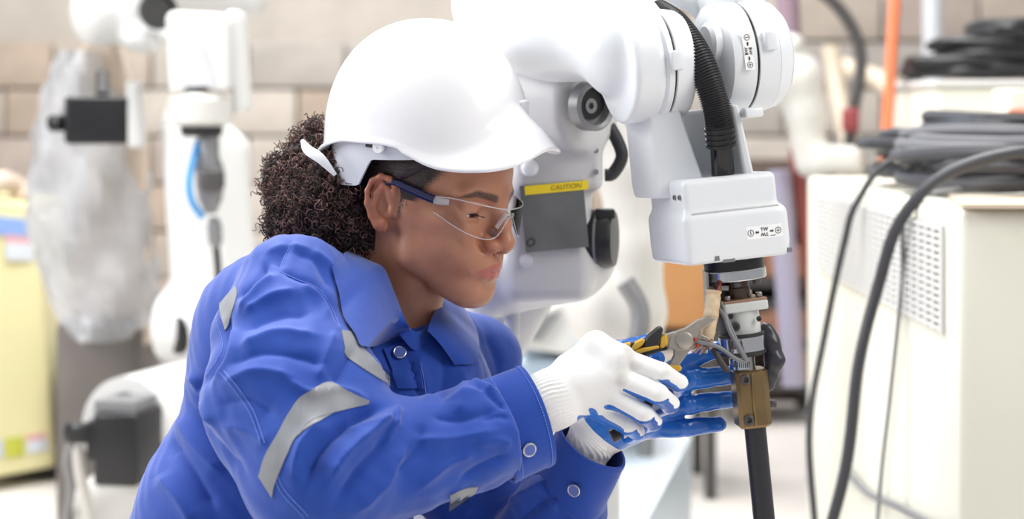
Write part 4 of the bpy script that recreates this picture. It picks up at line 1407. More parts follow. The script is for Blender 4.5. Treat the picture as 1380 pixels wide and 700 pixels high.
# eyes, looking down at the work
M_EYE = bpy.data.materials.new('eye')
M_EYE.use_nodes = True
nt = M_EYE.node_tree
b = nt.nodes['Principled BSDF']
a = nt.nodes.new('ShaderNodeAttribute')
a.attribute_name = 'gaze'
r = nt.nodes.new('ShaderNodeValToRGB')
r.color_ramp.interpolation = 'LINEAR'
e = r.color_ramp.elements
e[0].position, e[0].color = 0.0, srgb(226, 220, 214) + (1,)
e[1].position, e[1].color = 1.0, srgb(10, 8, 8) + (1,)
for pos, c in ((0.50, srgb(222, 214, 208)), (0.53, srgb(48, 30, 22)), (0.76, srgb(78, 48, 32)), (0.79, srgb(10, 8, 8))):
    q = e.new(pos)
    q.color = c + (1,)
nt.links.new(a.outputs['Fac'], r.inputs['Fac'])
nt.links.new(r.outputs['Color'], b.inputs['Base Color'])
b.inputs['Roughness'].default_value = 0.08
for s in (-1, 1):
    c = hw(72.5, s * 31, 9)
    o = MB().ball(c, 0.0123, 32, 24).build('eye', M_EYE, woman, smooth=180)
    g = (HF * .95 - HU * .34 - HL * .02).normalized()
    co = np.array([v.co for v in o.data.vertices]) - np.array(c)
    co /= np.linalg.norm(co, axis=1, keepdims=True) + 1e-9
    ang_ = np.degrees(np.arccos(np.clip(co @ np.array(g), -1, 1)))
    set_attr(o, 'gaze', np.clip(1 - ang_ / 56, 0, 1))
M_LASH = mat('dark_lash', srgb(24, 18, 18), 0.6)
for s in (-1, 1):
    P = []
    for i in range(15):
        t = i / 14 * .82
        P.append(hw(85.6 - 1.5 * (2 * t - 1) ** 2 - 3.0 * t, s * (20 + 24 * t), 6.2 - 3.0 * (2 * t - 1) ** 2 + 0.6))
    mb = MB().tube(P, [.0003 + .0006 * math.sin(math.pi * i / 14) for i in range(15)], 8)
    for i in range(1, 14):
        mb.tube([P[i], P[i] + HF * .005 - HU * .0012 + HL * s * (i - 6) * .0003, P[i] + HF * .0085 - HU * .0005 + HL * s * (i - 6) * .0006], [.0003, .00022, .0001], 5)
    mb.build('eyelash', M_LASH, woman, smooth=180)

# ------------------------------------------------------------------ hair
M_HAIR = [mat('dark_brown_hair', srgb(84, 60, 56), 0.5, spec=.4), mat('brown_hair', srgb(128, 96, 88), 0.5, spec=.4), mat('black_brown_hair', srgb(42, 31, 31), 0.5, spec=.4)]
f = Field(lin(-0.1, 0.08, .0022), lin(-.085, .085, .0025), lin(-.075, .135, .0025))
f.ell(m3(4, 0, 43), m3(93.5, 75.5, 83))


def plane(P0, N):
    P0, N = np.array(P0), np.array(N) / np.linalg.norm(N)
    return lambda X, Y, Z: (X - P0[0]) * N[0] + (Y - P0[1]) * N[1] + (Z - P0[2]) * N[2] + 0 * X * Y * Z


BIG = ((-1, -1, -1), (1, 1, 1))
f.op(lambda X, Y, Z: plane(m3(57, 0, 60), (.83, 0, -.56))(X, Y, Z) + .0035 * np.sin(Z * 170 + 1), *BIG, k=.006, mode='i')
f.op(plane(m3(-16, 0, 10), (.55, 0, -.84)), *BIG, k=.008, mode='i')
for s in (-1, 1):
    f.ell(m3(-3, s * 80, 2), m3(23, 13, 33), k=.003, mode='s')
V, Q = f.mesh()
wv = 0.0005 * np.sin(V[:, 2] * 1500 + V[:, 0] * 500) + .0004 * np.sin(V[:, 2] * 900 - V[:, 0] * 900)
V = V + vnormals(V, Q) * wv[:, None]
M_CAP = bpy.data.materials.new('pulled_back_hair')
M_CAP.use_nodes = True
nt = M_CAP.node_tree
b = nt.nodes['Principled BSDF']
tc = nt.nodes.new('ShaderNodeTexCoord')
mp = nt.nodes.new('ShaderNodeMapping')
mp.inputs['Rotation'].default_value = (0, .35, 0)
mp.inputs['Scale'].default_value = (60, 200, 700)
n = nt.nodes.new('ShaderNodeTexNoise')
n.inputs['Scale'].default_value = 1.0
n.inputs['Detail'].default_value = 4
nt.links.new(tc.outputs['Object'], mp.inputs['Vector'])
nt.links.new(mp.outputs['Vector'], n.inputs['Vector'])
r = nt.nodes.new('ShaderNodeValToRGB')
r.color_ramp.elements[0].position = .35
r.color_ramp.elements[0].color = srgb(30, 22, 22) + (1,)
r.color_ramp.elements[1].position = .7
r.color_ramp.elements[1].color = srgb(74, 54, 48) + (1,)
nt.links.new(n.outputs['Fac'], r.inputs['Fac'])
nt.links.new(r.outputs['Color'], b.inputs['Base Color'])
bp = nt.nodes.new('ShaderNodeBump')
bp.inputs['Strength'].default_value = .6
bp.inputs['Distance'].default_value = .001
nt.links.new(n.outputs['Fac'], bp.inputs['Height'])
nt.links.new(bp.outputs['Normal'], b.inputs['Normal'])
b.inputs['Roughness'].default_value = .5
np_mesh('pulled_back_hair', V @ HRn.T + HOn, Q, M_CAP, woman)

# curly puff behind the helmet
blobs = [((442, 275), 84, .02), ((402, 255), 52, .03), ((480, 318), 42, .0), ((415, 210), 36, .03), ((395, 300), 42, .03), ((455, 318), 46, .01), ((424, 172), 17, .04), ((380, 232), 28, .03)]
f = Field(lin(-.33, -.12, .004), lin(-.1, .13, .005), lin(.84, 1.07, .004))
for (c, r, y) in blobs:
    f.ell(pt(c[0], c[1], y), [pxs(r * .80)] * 3, k=.01)
V, Q = f.mesh()
wv = .004 * np.sin(V[:, 0] * 300) * np.sin(V[:, 2] * 280 + 1) * np.sin(V[:, 1] * 290 + 2)
np_mesh('hair_core', V + vnormals(V, Q) * wv[:, None], Q, M_HAIR[2], woman)  # dark solid core under the curls, added to block light showing through
rnd = np.random.RandomState(7)
wts = np.array([b_[1] ** 2 for b_ in blobs], float)
wts /= wts.sum()
curls = [MB(), MB(), MB()]
NCURL = 4300
for i in range(NCURL):
    bi = rnd.choice(len(blobs), p=wts)
    (c, r, y) = blobs[bi]
    d = rnd.normal(size=3)
    d /= np.linalg.norm(d)
    if d[1] > 0.35 and rnd.rand() < .7:
        d[1] = -d[1]
    rad = pxs(r) * rnd.uniform(.76, .98)
    p0 = np.array(pt(c[0], c[1], y)) + d * rad
    ax_ = rnd.normal(size=3) + d * .6 + np.array([-.3, 0, -.5])
    ax_ /= np.linalg.norm(ax_)
    u = np.cross(ax_, [0.3, .5, .8])
    u /= np.linalg.norm(u)
    w = np.cross(ax_, u)
    fly = rnd.rand() < .16
    if fly:
        p0 = p0 + d * rnd.uniform(.002, .012)
    cr_r = rnd.uniform(.0022, .0046)
    turns = rnd.uniform(1.0, 2.4)
    ln = rnd.uniform(.006, .018)
    m_ = 13
    ph = rnd.uniform(0, 6.28)
    pts = []
    for k in range(m_):
        t = k / (m_ - 1)
        a = ph + t * turns * 2 * math.pi
        pts.append(p0 + ax_ * ln * (t - .5) + (u * math.cos(a) + w * math.sin(a)) * cr_r * (1 - .2 * t))
    curls[i % 3].tube(pts, rnd.uniform(.00036, .00062), 4, cap=False)
for k, cm in enumerate(curls):
    tag(cm.build('curls', M_HAIR[k], woman, smooth=180, weld=False), kind='stuff')
# flyaway sideburn hairs
mb = MB()
for i in range(70):
    t = rnd.uniform(0, .8)
    a = hw(12 + 40 * t + rnd.uniform(-4, 4), -(70 - 6 * t * t * 1.2 + 1.5), 2 + 50 * t + rnd.uniform(-6, 6))
    b_ = a + HF * rnd.uniform(-.003, .004) - HU * rnd.uniform(.001, .006) - HL * .0008
    mb.tube([a, (a + b_) / 2 - HL * .0008 + HF * .001, b_], [.0002, .00016, .00008], 4, cap=False)
tag(mb.build('baby_hairs', M_HAIR[2], woman, smooth=180, weld=False), kind='stuff')

# ------------------------------------------------------------------ blue coverall


def cloth_material():
    m = bpy.data.materials.new('royal_blue_twill')
    m.use_nodes = True
    nt = m.node_tree
    b = nt.nodes['Principled BSDF']
    tc = nt.nodes.new('ShaderNodeTexCoord')
    n = nt.nodes.new('ShaderNodeTexNoise')
    n.inputs['Scale'].default_value = 7
    n.inputs['Detail'].default_value = 6
    nt.links.new(tc.outputs['Object'], n.inputs['Vector'])
    r = nt.nodes.new('ShaderNodeValToRGB')
    r.color_ramp.elements[0].position = .3
    r.color_ramp.elements[0].color = srgb(20, 60, 150) + (1,)
    r.color_ramp.elements[1].position = .75
    r.color_ramp.elements[1].color = srgb(27, 72, 165) + (1,)
    nt.links.new(n.outputs['Fac'], r.inputs['Fac'])
    nt.links.new(r.outputs['Color'], b.inputs['Base Color'])
    b.inputs['Roughness'].default_value = .75
    b.inputs['Sheen Weight'].default_value = .25
    b.inputs['Specular IOR Level'].default_value = .3
    w = nt.nodes.new('ShaderNodeTexWave')
    w.inputs['Scale'].default_value = 260
    w.bands_direction = 'DIAGONAL'
    nt.links.new(tc.outputs['Object'], w.inputs['Vector'])
    n2 = nt.nodes.new('ShaderNodeTexNoise')
    n2.inputs['Scale'].default_value = 45
    n2.inputs['Detail'].default_value = 5
    nt.links.new(tc.outputs['Object'], n2.inputs['Vector'])
    ad = nt.nodes.new('ShaderNodeMath')
    ad.operation = 'MULTIPLY_ADD'
    ad.inputs[1].default_value = .05
    nt.links.new(w.outputs['Fac'], ad.inputs[0])
    nt.links.new(n2.outputs['Fac'], ad.inputs[2])
    bp = nt.nodes.new('ShaderNodeBump')
    bp.inputs['Strength'].default_value = .35
    bp.inputs['Distance'].default_value = .002
    nt.links.new(ad.outputs[0], bp.inputs['Height'])
    nt.links.new(bp.outputs['Normal'], b.inputs['Normal'])
    return m


M_CLOTH = cloth_material()
M_BAND = mat('silver_reflective_tape', srgb(132, 135, 141), .5, .0, var=.05, var_scale=20)
M_THREAD = mat('pale_blue_thread', srgb(120, 150, 232), .7)
M_SNAP = mat('snap_metal', srgb(200, 200, 205), .25, .9)
M_SNAPF = mat('snap_blue_face', srgb(74, 96, 170), .4)

gx = axis_steps([(-0.50, 0.12, .0026)])
gy = axis_steps([(-0.40, 0.05, .0028), (0.05, 0.30, .005)])
gz = axis_steps([(-0.02, 0.55, .012), (0.55, 0.99, .0026)])
G = Field(gx, gy, gz, .05)
TF = Vector((.84, -.545, 0))
C = pt(436, 520, .045)
for s, r0, r1 in ((1, .100, .112), (-1, .095, .105)):
    G.cap(pt(436, 510, .045) + TR_ * .065 * s, pt(378, 690, .045) + TR_ * .06 * s, r0, r1, k=.05)
    G.cap(pt(378, 690, .045) + TR_ * .06 * s, pt(345, 850, .05) + TR_ * .07 * s, r1, .125, k=.05)
G.ell(pt(360, 452, .0), (.078, .1, .095), k=.05)
G.cap(pt(478, 440, .055), pt(452, 500, .04), .056, .10, k=.03)
G.cap(pt(478, 428, .02), pt(405, 385, -.10), .046, .052, k=.04)
G.cap(pt(520, 446, .07), pt(634, 484, .155), .050, .050, k=.04)
G.ell(pt(560, 540, .02), (.09, .09, .10), k=.05)
NKA, NKB = hw(-14, 0, -30), NB + Vector((.012, -.012, -.005))
G.cap(NKA, NKB, .060, .060, k=.008, mode='s')
# left arm
G.cap(pt(640, 494, .155), pt(640, 650, .14), .054, .062, k=.03)
G.cap(pt(640, 650, .14), pt(685, 800, .06), .062, .058, k=.03)
G.cap(pt(685, 800, .06), pt(752, 690, .0), .058, .052, k=.02)
G.cap(pt(752, 690, .0), pt(786, 618, -.038), .050, .040, k=.012)
# thighs and shins
for hip, kn in ((HPR, KR), (HPL, KL)):
    G.cap(hip, kn, .105, .072, k=.04)
    G.cap(kn, kn + Vector((-0.36, .06, -.005)), .068, .052, k=.03)
ZC = gz[gz < .55]
# right sleeve: its own field, joined with a tight crease so that it reads as a sleeve over the body
S_PTS = [pt(392, 394, -.115), pt(380, 455, -.16), pt(398, 540, -.205), pt(440, 628, -.25)]
G.chain(S_PTS, [.060, .070, .092, .084], k=.012)
G.chain([pt(440, 628, -.25), pt(540, 616, -.225), pt(640, 589, -.195), pt(715, 570, -.17)], [.082, .058, .0505, .050], k=.014)
# open the sleeve ends
dR = (pt(723, 563, -.165) - pt(669, 583, -.180)).normalized()
G.disc(pt(675, 581, -.178) + dR * .055, dR, .085, .055, mode='s')
dL = (pt(798, 596, -.05) - pt(764, 664, -.022)).normalized()
G.disc(pt(768, 656, -.025) + dL * .045, dL, .075, .045, mode='s')
V, Q = G.mesh()
V = relax(V, Q, 3, .5)

# folds: polyline in the photo, half width px, height mm; positive is a ridge, negative a valley
FOLDS = [
    # armhole seam and shoulder
    ([(394, 326), (380, 345), (376, 362)], 6, -3.0), ([(376, 364), (400, 374), (430, 386), (449, 412), (462, 440)], 5, -3.2),
    ([(362, 356), (345, 378), (318, 402)], 7, -4.0), ([(372, 372), (345, 392), (322, 424)], 9, 4.0),
    ([(306, 415), (302, 470), (280, 508), (266, 529), (272, 572)], 6, -4.5), ([(318, 440), (312, 478), (288, 520)], 8, 3.5),
    ([(405, 384), (430, 402), (446, 430)], 8, 3.0),
    # upper sleeve
    ([(330, 425), (365, 400), (400, 392)], 9, 3.4), ([(330, 448), (372, 425), (420, 420)], 10, -3.4), ([(326, 470), (372, 448), (430, 452)], 11, 3.6),
    ([(310, 495), (355, 476), (405, 480), (440, 492)], 10, -3.2), ([(300, 520), (345, 500), (395, 508)], 10, 3.0),
    ([(452, 446), (440, 480), (428, 512)], 9, 3.0), ([(478, 470), (462, 500), (450, 516)], 8, -3.0),
    ([(295, 545), (335, 540), (372, 560)], 10, -2.6), ([(300, 575), (335, 580), (362, 602)], 11, 2.6),
    ([(384, 510), (420, 530), (460, 524), (500, 540)], 7, 2.6),
    # elbow crook
    ([(412, 655), (424, 618), (448, 588), (490, 558), (522, 548)], 12, -8.0), ([(396, 640), (408, 600), (432, 566)], 9, 4.0),
    ([(444, 648), (466, 612), (500, 582), (532, 556)], 11, 6.0), ([(452, 676), (486, 632), (516, 598), (530, 560)], 10, -4.5),
    ([(520, 600), (532, 570), (536, 548)], 6, 4.0), ([(480, 690), (520, 650), (548, 600)], 12, 3.6),
    ([(530, 640), (560, 610), (572, 570)], 11, -3.4), ([(470, 575), (500, 568), (540, 575)], 7, 2.5),
    # forearm
    ([(560, 660), (600, 628), (640, 610)], 10, 3.2), ([(585, 560), (620, 566), (676, 550)], 8, -2.8), ([(560, 592), (610, 592), (672, 580)], 9, 3.0),
    ([(600, 540), (640, 532), (672, 528)], 6, 2.4), ([(640, 524), (662, 536), (684, 552)], 5, -3.4), ([(636, 516), (664, 530)], 5, 2.6), ([(620, 650), (652, 628), (684, 612)], 7, -2.8),
    ([(650, 566), (672, 562), (686, 566)], 5, -2.2), ([(640, 600), (670, 594), (688, 600)], 6, 2.2),
    # body behind the arm
    ([(232, 560), (262, 600), (300, 640)], 12, 4.0), ([(224, 590), (258, 632), (290, 690)], 12, -4.5), ([(250, 540), (285, 590), (330, 640)], 9, -4.0),
    ([(258, 500), (270, 540), (290, 575)], 9, 4.5), ([(240, 520), (232, 560), (228, 620)], 12, -3.0), ([(215, 640), (240, 670), (262, 710)], 14, 4.0),
    # chest
    ([(500, 480), (520, 500), (560, 520)], 9, 2.4), ([(545, 470), (556, 500), (566, 540)], 3.5, -1.8), ([(596, 470), (600, 500), (594, 545)], 10, -3.0),
    ([(620, 500), (626, 530), (618, 560)], 12, 3.0), ([(655, 455), (668, 480), (676, 520)], 9, -2.6), ([(560, 480), (572, 510), (576, 540)], 9, 2.2),
    ([(395, 340), (425, 350), (452, 392)], 9, -2.6), ([(420, 336), (446, 356), (462, 400)], 8, 2.6), ([(360, 345), (385, 332), (420, 335)], 7, 2.2),
    # left sleeve
    ([(660, 690), (700, 668), (740, 650)], 10, 3.4), ([(640, 670), (690, 650), (730, 628)], 9, -3.2), ([(700, 700), (730, 676), (752, 668)], 7, -3.2),
    ([(720, 640), (742, 660), (750, 690)], 8, 3.0), ([(610, 660), (640, 690)], 12, 3.0),
]
N = vnormals(V, Q)
vx, vy = to_px(V)
view = np.stack([-V[:, 0], -DIST - V[:, 1], CAM_Z - V[:, 2]], 1)
view /= np.linalg.norm(view, axis=1, keepdims=True)
face = smoothstep(-.15, .35, (N * view).sum(1))


def polydist(px, py, poly):
    D = np.full(len(px), 1e9)
    T = np.zeros(len(px))
    n = len(poly) - 1
    for i in range(n):
        (ax_, ay), (bx_, by_) = poly[i], poly[i + 1]
        dx, dy = bx_ - ax_, by_ - ay
        t = np.clip(((px - ax_) * dx + (py - ay) * dy) / (dx * dx + dy * dy), 0, 1)
        d = np.hypot(px - ax_ - t * dx, py - ay - t * dy)
        m_ = d < D
        D = np.where(m_, d, D)
        T = np.where(m_, (i + t) / n, T)
    return D, T


disp = np.zeros(len(V))
vis = (vx > 150) & (vx < 900) & (vy > 280) & (vy < 760)
for poly, w, h in FOLDS:
    sp = spline([(a, b, 0) for a, b in poly], 14)
    lo = np.array([(p.x, p.y) for p in sp])
    sel = np.nonzero(vis & (vx > lo[:, 0].min() - 3 * w) & (vx < lo[:, 0].max() + 3 * w) & (vy > lo[:, 1].min() - 3 * w) & (vy < lo[:, 1].max() + 3 * w))[0]
    if not len(sel):
        continue
    d, t = polydist(vx[sel], vy[sel], [tuple(q) for q in lo])
    prof = np.exp(-((d * d + 2.0) ** .5 - 1.414) / (w * .8))
    disp[sel] += 1.9 * h * .001 * prof * np.minimum(1, np.minimum(t, 1 - t) * 5 + .25)
big = .0022 * np.sin(V[:, 0] * 47 + V[:, 2] * 31 + 1.3) * np.sin(V[:, 1] * 41 - V[:, 2] * 23)
fine = .0007 * np.sin(V[:, 0] * 170 + V[:, 2] * 90 + 2 * np.sin(V[:, 1] * 60)) * np.sin(V[:, 2] * 130 - V[:, 1] * 110 + 2 * np.sin(V[:, 0] * 45))
V = V + N * (disp * face + big + fine)[:, None]
coverall = np_mesh('coverall', V, Q, M_CLOTH, woman)
from mathutils.bvhtree import BVHTree
near = np.nonzero((V[Q[:, 0], 2] > .5))[0]
BV = BVHTree.FromPolygons([tuple(p) for p in V], [tuple(int(i) for i in q) for q in Q[near]])
CAMP = Vector((0, -DIST, CAM_Z))


def on_cloth(px, py, off=.001):
    d = (pt(px, py, 0) - CAMP).normalized()
    h = BV.ray_cast(CAMP, d)
    if h[0] is None:
        return None
    n = h[1] if h[1].dot(d) < 0 else -h[1]
    return h[0] + n * off, n


def strip(name, A, B, m, parent, nu=40, nv=6, off=.0012, thick=.0012):
    """a tape laid on the cloth between two outlines"""
    SA = spline([(a, b, 0) for a, b in A], nu)
    SB = spline([(a, b, 0) for a, b in B], nu)
    top, bot = [], []
    for i in range(nu):
        row, rb_ = [], []
        for j in range(nv):
            q = SA[i].lerp(SB[i], j / (nv - 1))
            h = on_cloth(q.x, q.y, off)
            if h is None:
                h = (row[-1], Vector((0, -1, 0))) if row else (top[-1][j], Vector((0, -1, 0))) if top else (pt(q.x, q.y, 0), Vector((0, -1, 0)))
            row.append(h[0])
            rb_.append(h[0] - h[1] * thick)
        top.append(row)
        bot.append(rb_)
    # even out the depth a little so that the tape spans small folds
    mb = MB()
    mb.grid([r + list(reversed(b_)) for r, b_ in zip(top, bot)], closed_v=True)
    return mb.build(name, m, parent, smooth=50)


strip('reflective_band', [(349, 643), (358, 614), (374, 586), (390, 556), (408, 533), (443, 516)], [(367, 671), (370, 655), (377, 637), (388, 612), (403, 586), (449, 557)], M_BAND, coverall, 44, 10)
strip('reflective_band', [(408, 533), (425, 524), (443, 516), (470, 528), (497, 541)], [(403, 588), (414, 573), (428, 564), (449, 557), (495, 545)], M_BAND, coverall, 44, 10, .0016)
strip('reflective_band', [(478, 448), (486, 466), (503, 484), (526, 508)], [(460, 446), (464, 468), (470, 484), (526, 521)], M_BAND, coverall, 30, 7)
strip('reflective_band', [(318, 386), (319, 400), (308, 440)], [(296, 410), (298, 425), (304, 446)], M_BAND, coverall, 20, 6)
strip('reflective_band', [(606, 668), (626, 659), (644, 656)], [(606, 690), (626, 676), (640, 664)], M_BAND, coverall, 16, 6)


def stitches(lines, r=.00045, off=.0004):
    mb = MB()
    for ln in lines:
        P = []
        for q in spline([(a, b, 0) for a, b in ln], max(12, len(ln) * 10)):
            h = on_cloth(q.x, q.y, off)
            if h is not None and (not P or (h[0] - P[-1]).length < .03):
                P.append(h[0])
        for i in range(0, len(P) - 1):
            a, b = P[i], P[i + 1]
            k = max(1, int((b - a).length / .0035))
            for j in range(k):
                mb.tube([a.lerp(b, j / k), a.lerp(b, (j + .7) / k)], r, 5)
    return tag(mb.build('stitching', M_THREAD, coverall, smooth=180, weld=False), kind='stuff')


stitches([[(297, 503), (318, 528), (338, 560), (352, 600)], [(302, 500), (323, 525), (343, 557), (357, 598)], [(369, 640), (380, 665), (410, 698)], [(373, 638), (385, 662), (416, 696)],
          [(376, 366), (400, 377), (428, 389), (446, 414), (458, 442)], [(394, 328), (384, 345), (378, 362)], [(562, 474), (570, 505), (576, 545)], [(292, 432), (300, 470), (278, 508)]])

# placket and snaps
strip('placket', [(562, 455), (566, 490), (571, 524)], [(516, 472), (527, 500), (536, 524)], M_CLOTH, coverall, 20, 8, .0032, .003)


def snap(px, py, r=.0075, tilt=None):
    h = on_cloth(px, py, .0052)
    if h is None:
        return
    p, n = h
    return snap_at(p, n, r)


def snap_at(p, n, r=.0075):
    n = n.normalized()
    o = MB().lathe([(r * .8, -.001), (r, .0002), (r * .98, .0012), (r * .86, .0017), (r * .76, .0012)], p, n, 28).build('snap_button', M_SNAP, coverall)
    MB().lathe([(r * .8, .0002), (r * .78, .0013), (r * .3, .0014)], p, n, 24).build('snap_face', M_SNAPF, coverall)
    return o


snap(538, 478, .0076)

# collar: stand and two pointed leaves
CO = pt(534, 412, .02)


def leaf(name, inner, outer, y_in, off=.004, nu=22, nv=12, lift=.010):
    """collar leaf between its folded edge (photo outline, depth list) and its free edge lying on the cloth"""
    I = spline([pt(a, b, y) for (a, b), y in zip(inner, y_in)], nu)
    O_ = spline([(a, b, 0) for a, b in outer], nu)
    top, bot = [], []
    last = None
    for i in range(nu):
        h = on_cloth(O_[i].x, O_[i].y, off)
        if h is None:
            h = (Vector(last) if last is not None else pt(O_[i].x, O_[i].y, I[i].y), Vector((0, -1, 0)))
        last = h[0]
        row = []
        for j in range(nv):
            t = j / (nv - 1)
            p = I[i].lerp(h[0], t)
            p = p + Vector((.10, -1, .45)).normalized() * lift * math.sin(math.pi * min(1, t * 1.0)) * (1 - .4 * t)
            hc = BV.ray_cast(CAMP, (p - CAMP).normalized())
            if hc[0] is not None and t > .15:
                d0, d1 = (hc[0] - CAMP).length, (p - CAMP).length
                if d1 > d0 - .003:
                    p = CAMP + (p - CAMP) * ((d0 - .003) / d1)
            row.append(p)
        top.append(row)
        bot.append([p + Vector((0, .0022, -.0008)) for p in row])
    mb = MB().grid([r + list(reversed(b_)) for r, b_ in zip(top, bot)], closed_v=True)
    n_ = nv * 2
    mb.add(top[0] + list(reversed(bot[0])), [tuple(range(n_))])
    mb.add(top[-1] + list(reversed(bot[-1])), [tuple(reversed(range(n_)))])
    return mb.build(name, M_CLOTH, coverall, smooth=60)


leaf('collar_leaf', [(470, 338), (500, 352), (518, 362), (530, 390), (541, 418), (552, 445)], [(446, 362), (452, 392), (458, 424), (474, 452), (490, 471), (551, 450)], [-.02, -.05, -.058, -.062, -.066, -.07])
leaf('collar_leaf', [(602, 398), (592, 410), (582, 428), (576, 446)], [(628, 424), (640, 452), (640, 488), (612, 494)], [.065, .02, -.025, -.05])
# collar stand around the neck
P = []
nk = [(470, 345, .03), (500, 362, -.03), (520, 392, -.05), (545, 432, -.050), (562, 448, -.045), (580, 436, -.02), (594, 410, .015), (590, 385, .06), (555, 355, .09), (510, 335, .08)]
top_ = spline([pt(*q) for q in nk + [nk[0]]], 50)
for p in top_:
    o_ = (p - CO)
    o_.z = 0
    o_ = o_.normalized()
    P.append([p + o_ * .001, p + o_ * .006 - Vector((.002, 0, .020)), p + o_ * .002 - Vector((.002, 0, .020)), p - o_ * .002])
MB().grid(P, closed_v=True).build('collar_stand', M_CLOTH, coverall, smooth=60)

# cuffs


def cuff(name, a, b, ra, rb, n_ax=18, seg=64, thick=.0028, squash=.74, seam_only=False, skew=None):
    a, b = Vector(a), Vector(b)
    d = (b - a).normalized()
    u = (Vector((0, 0, 1)) - d * d.z).normalized()
    w = d.cross(u)
    L = (b - a).length
    prof = []
    for i in range(n_ax):
        t = i / (n_ax - 1)
        prof.append((ra + (rb - ra) * t + .0012 * math.exp(-((t - .06) / .05) ** 2) + .0008 * math.exp(-((t - .95) / .04) ** 2), t * L))
    inner = [(r - thick, h) for r, h in reversed(prof)]
    P = []
    for k in range(seg):
        th = 2 * math.pi * k / seg
        row = []
        for r, h in prof + inner:
            wob = 1 + .022 * math.sin(3 * th + 1.0 + h * 30) + .012 * math.sin(5 * th + h * 50)
            row.append(a + d * h + (u * math.cos(th) * r * wob + w * math.sin(th) * r * wob * squash))
        P.append(row)
    o = MB().grid(P, closed_u=True, closed_v=True).build(name, M_CLOTH, coverall, smooth=60)
    return o, a, d, u, w, L


ca, cb_ = pt(669, 583, -.180), pt(723, 563, -.165)
o, a, d, u, w, L = cuff('cuff', ca, cb_, .0550, .0545)


def ring_stitch(a, d, u, w, r, h, squash=.74):
    mb = MB()
    n = 110
    for k in range(n):
        q = []
        for t in (k / n, (k + .65) / n):
            th = 2 * math.pi * t
            wob = 1 + .022 * math.sin(3 * th + 1.0 + h * 30) + .012 * math.sin(5 * th + h * 50)
            q.append(a + d * h + (u * math.cos(th) + w * math.sin(th) * squash) * (r * wob + .0004))
        mb.tube(q, .00045, 5)
    return tag(mb.build('stitching', M_THREAD, o, smooth=180, weld=False), kind='stuff')


ring_stitch(a, d, u, w, .0552, L * .16)
ring_stitch(a, d, u, w, .0548, L * .90)


def cuff_snap(a, d, u, w, L, r, px, py):
    """set the snap on the cuff wall that faces the camera at the photo point"""
    best = None
    for i in range(180):
        th = 2 * math.pi * i / 180
        for h in np.linspace(0, L, 12):
            n = (u * math.cos(th) * .74 + w * math.sin(th)).normalized()
            if n.y > -.05:
                continue
            p = a + d * h + (u * math.cos(th) + w * math.sin(th) * .74) * (r * (1 + .022 * math.sin(3 * th + 1.0 + h * 30) + .012 * math.sin(5 * th + h * 50)) + .0012)
            X, Y = to_px(np.array([p]))
            e_ = math.hypot(X[0] - px, Y[0] - py)
            if best is None or e_ < best[0]:
                best = (e_, p, n)
    return snap_at(best[1] + best[2] * .0012, best[2], .0076)


cuff_snap(a, d, u, w, L, .0548, 713, 606)
ca, cb_ = pt(764, 664, -.022), pt(798, 596, -.05)
o, a, d, u, w, L = cuff('cuff', ca, cb_, .0485, .0450)
cuff_snap(a, d, u, w, L, .0475, 774, 661)

# ------------------------------------------------------------------ work gloves: white knit, blue dipped palms


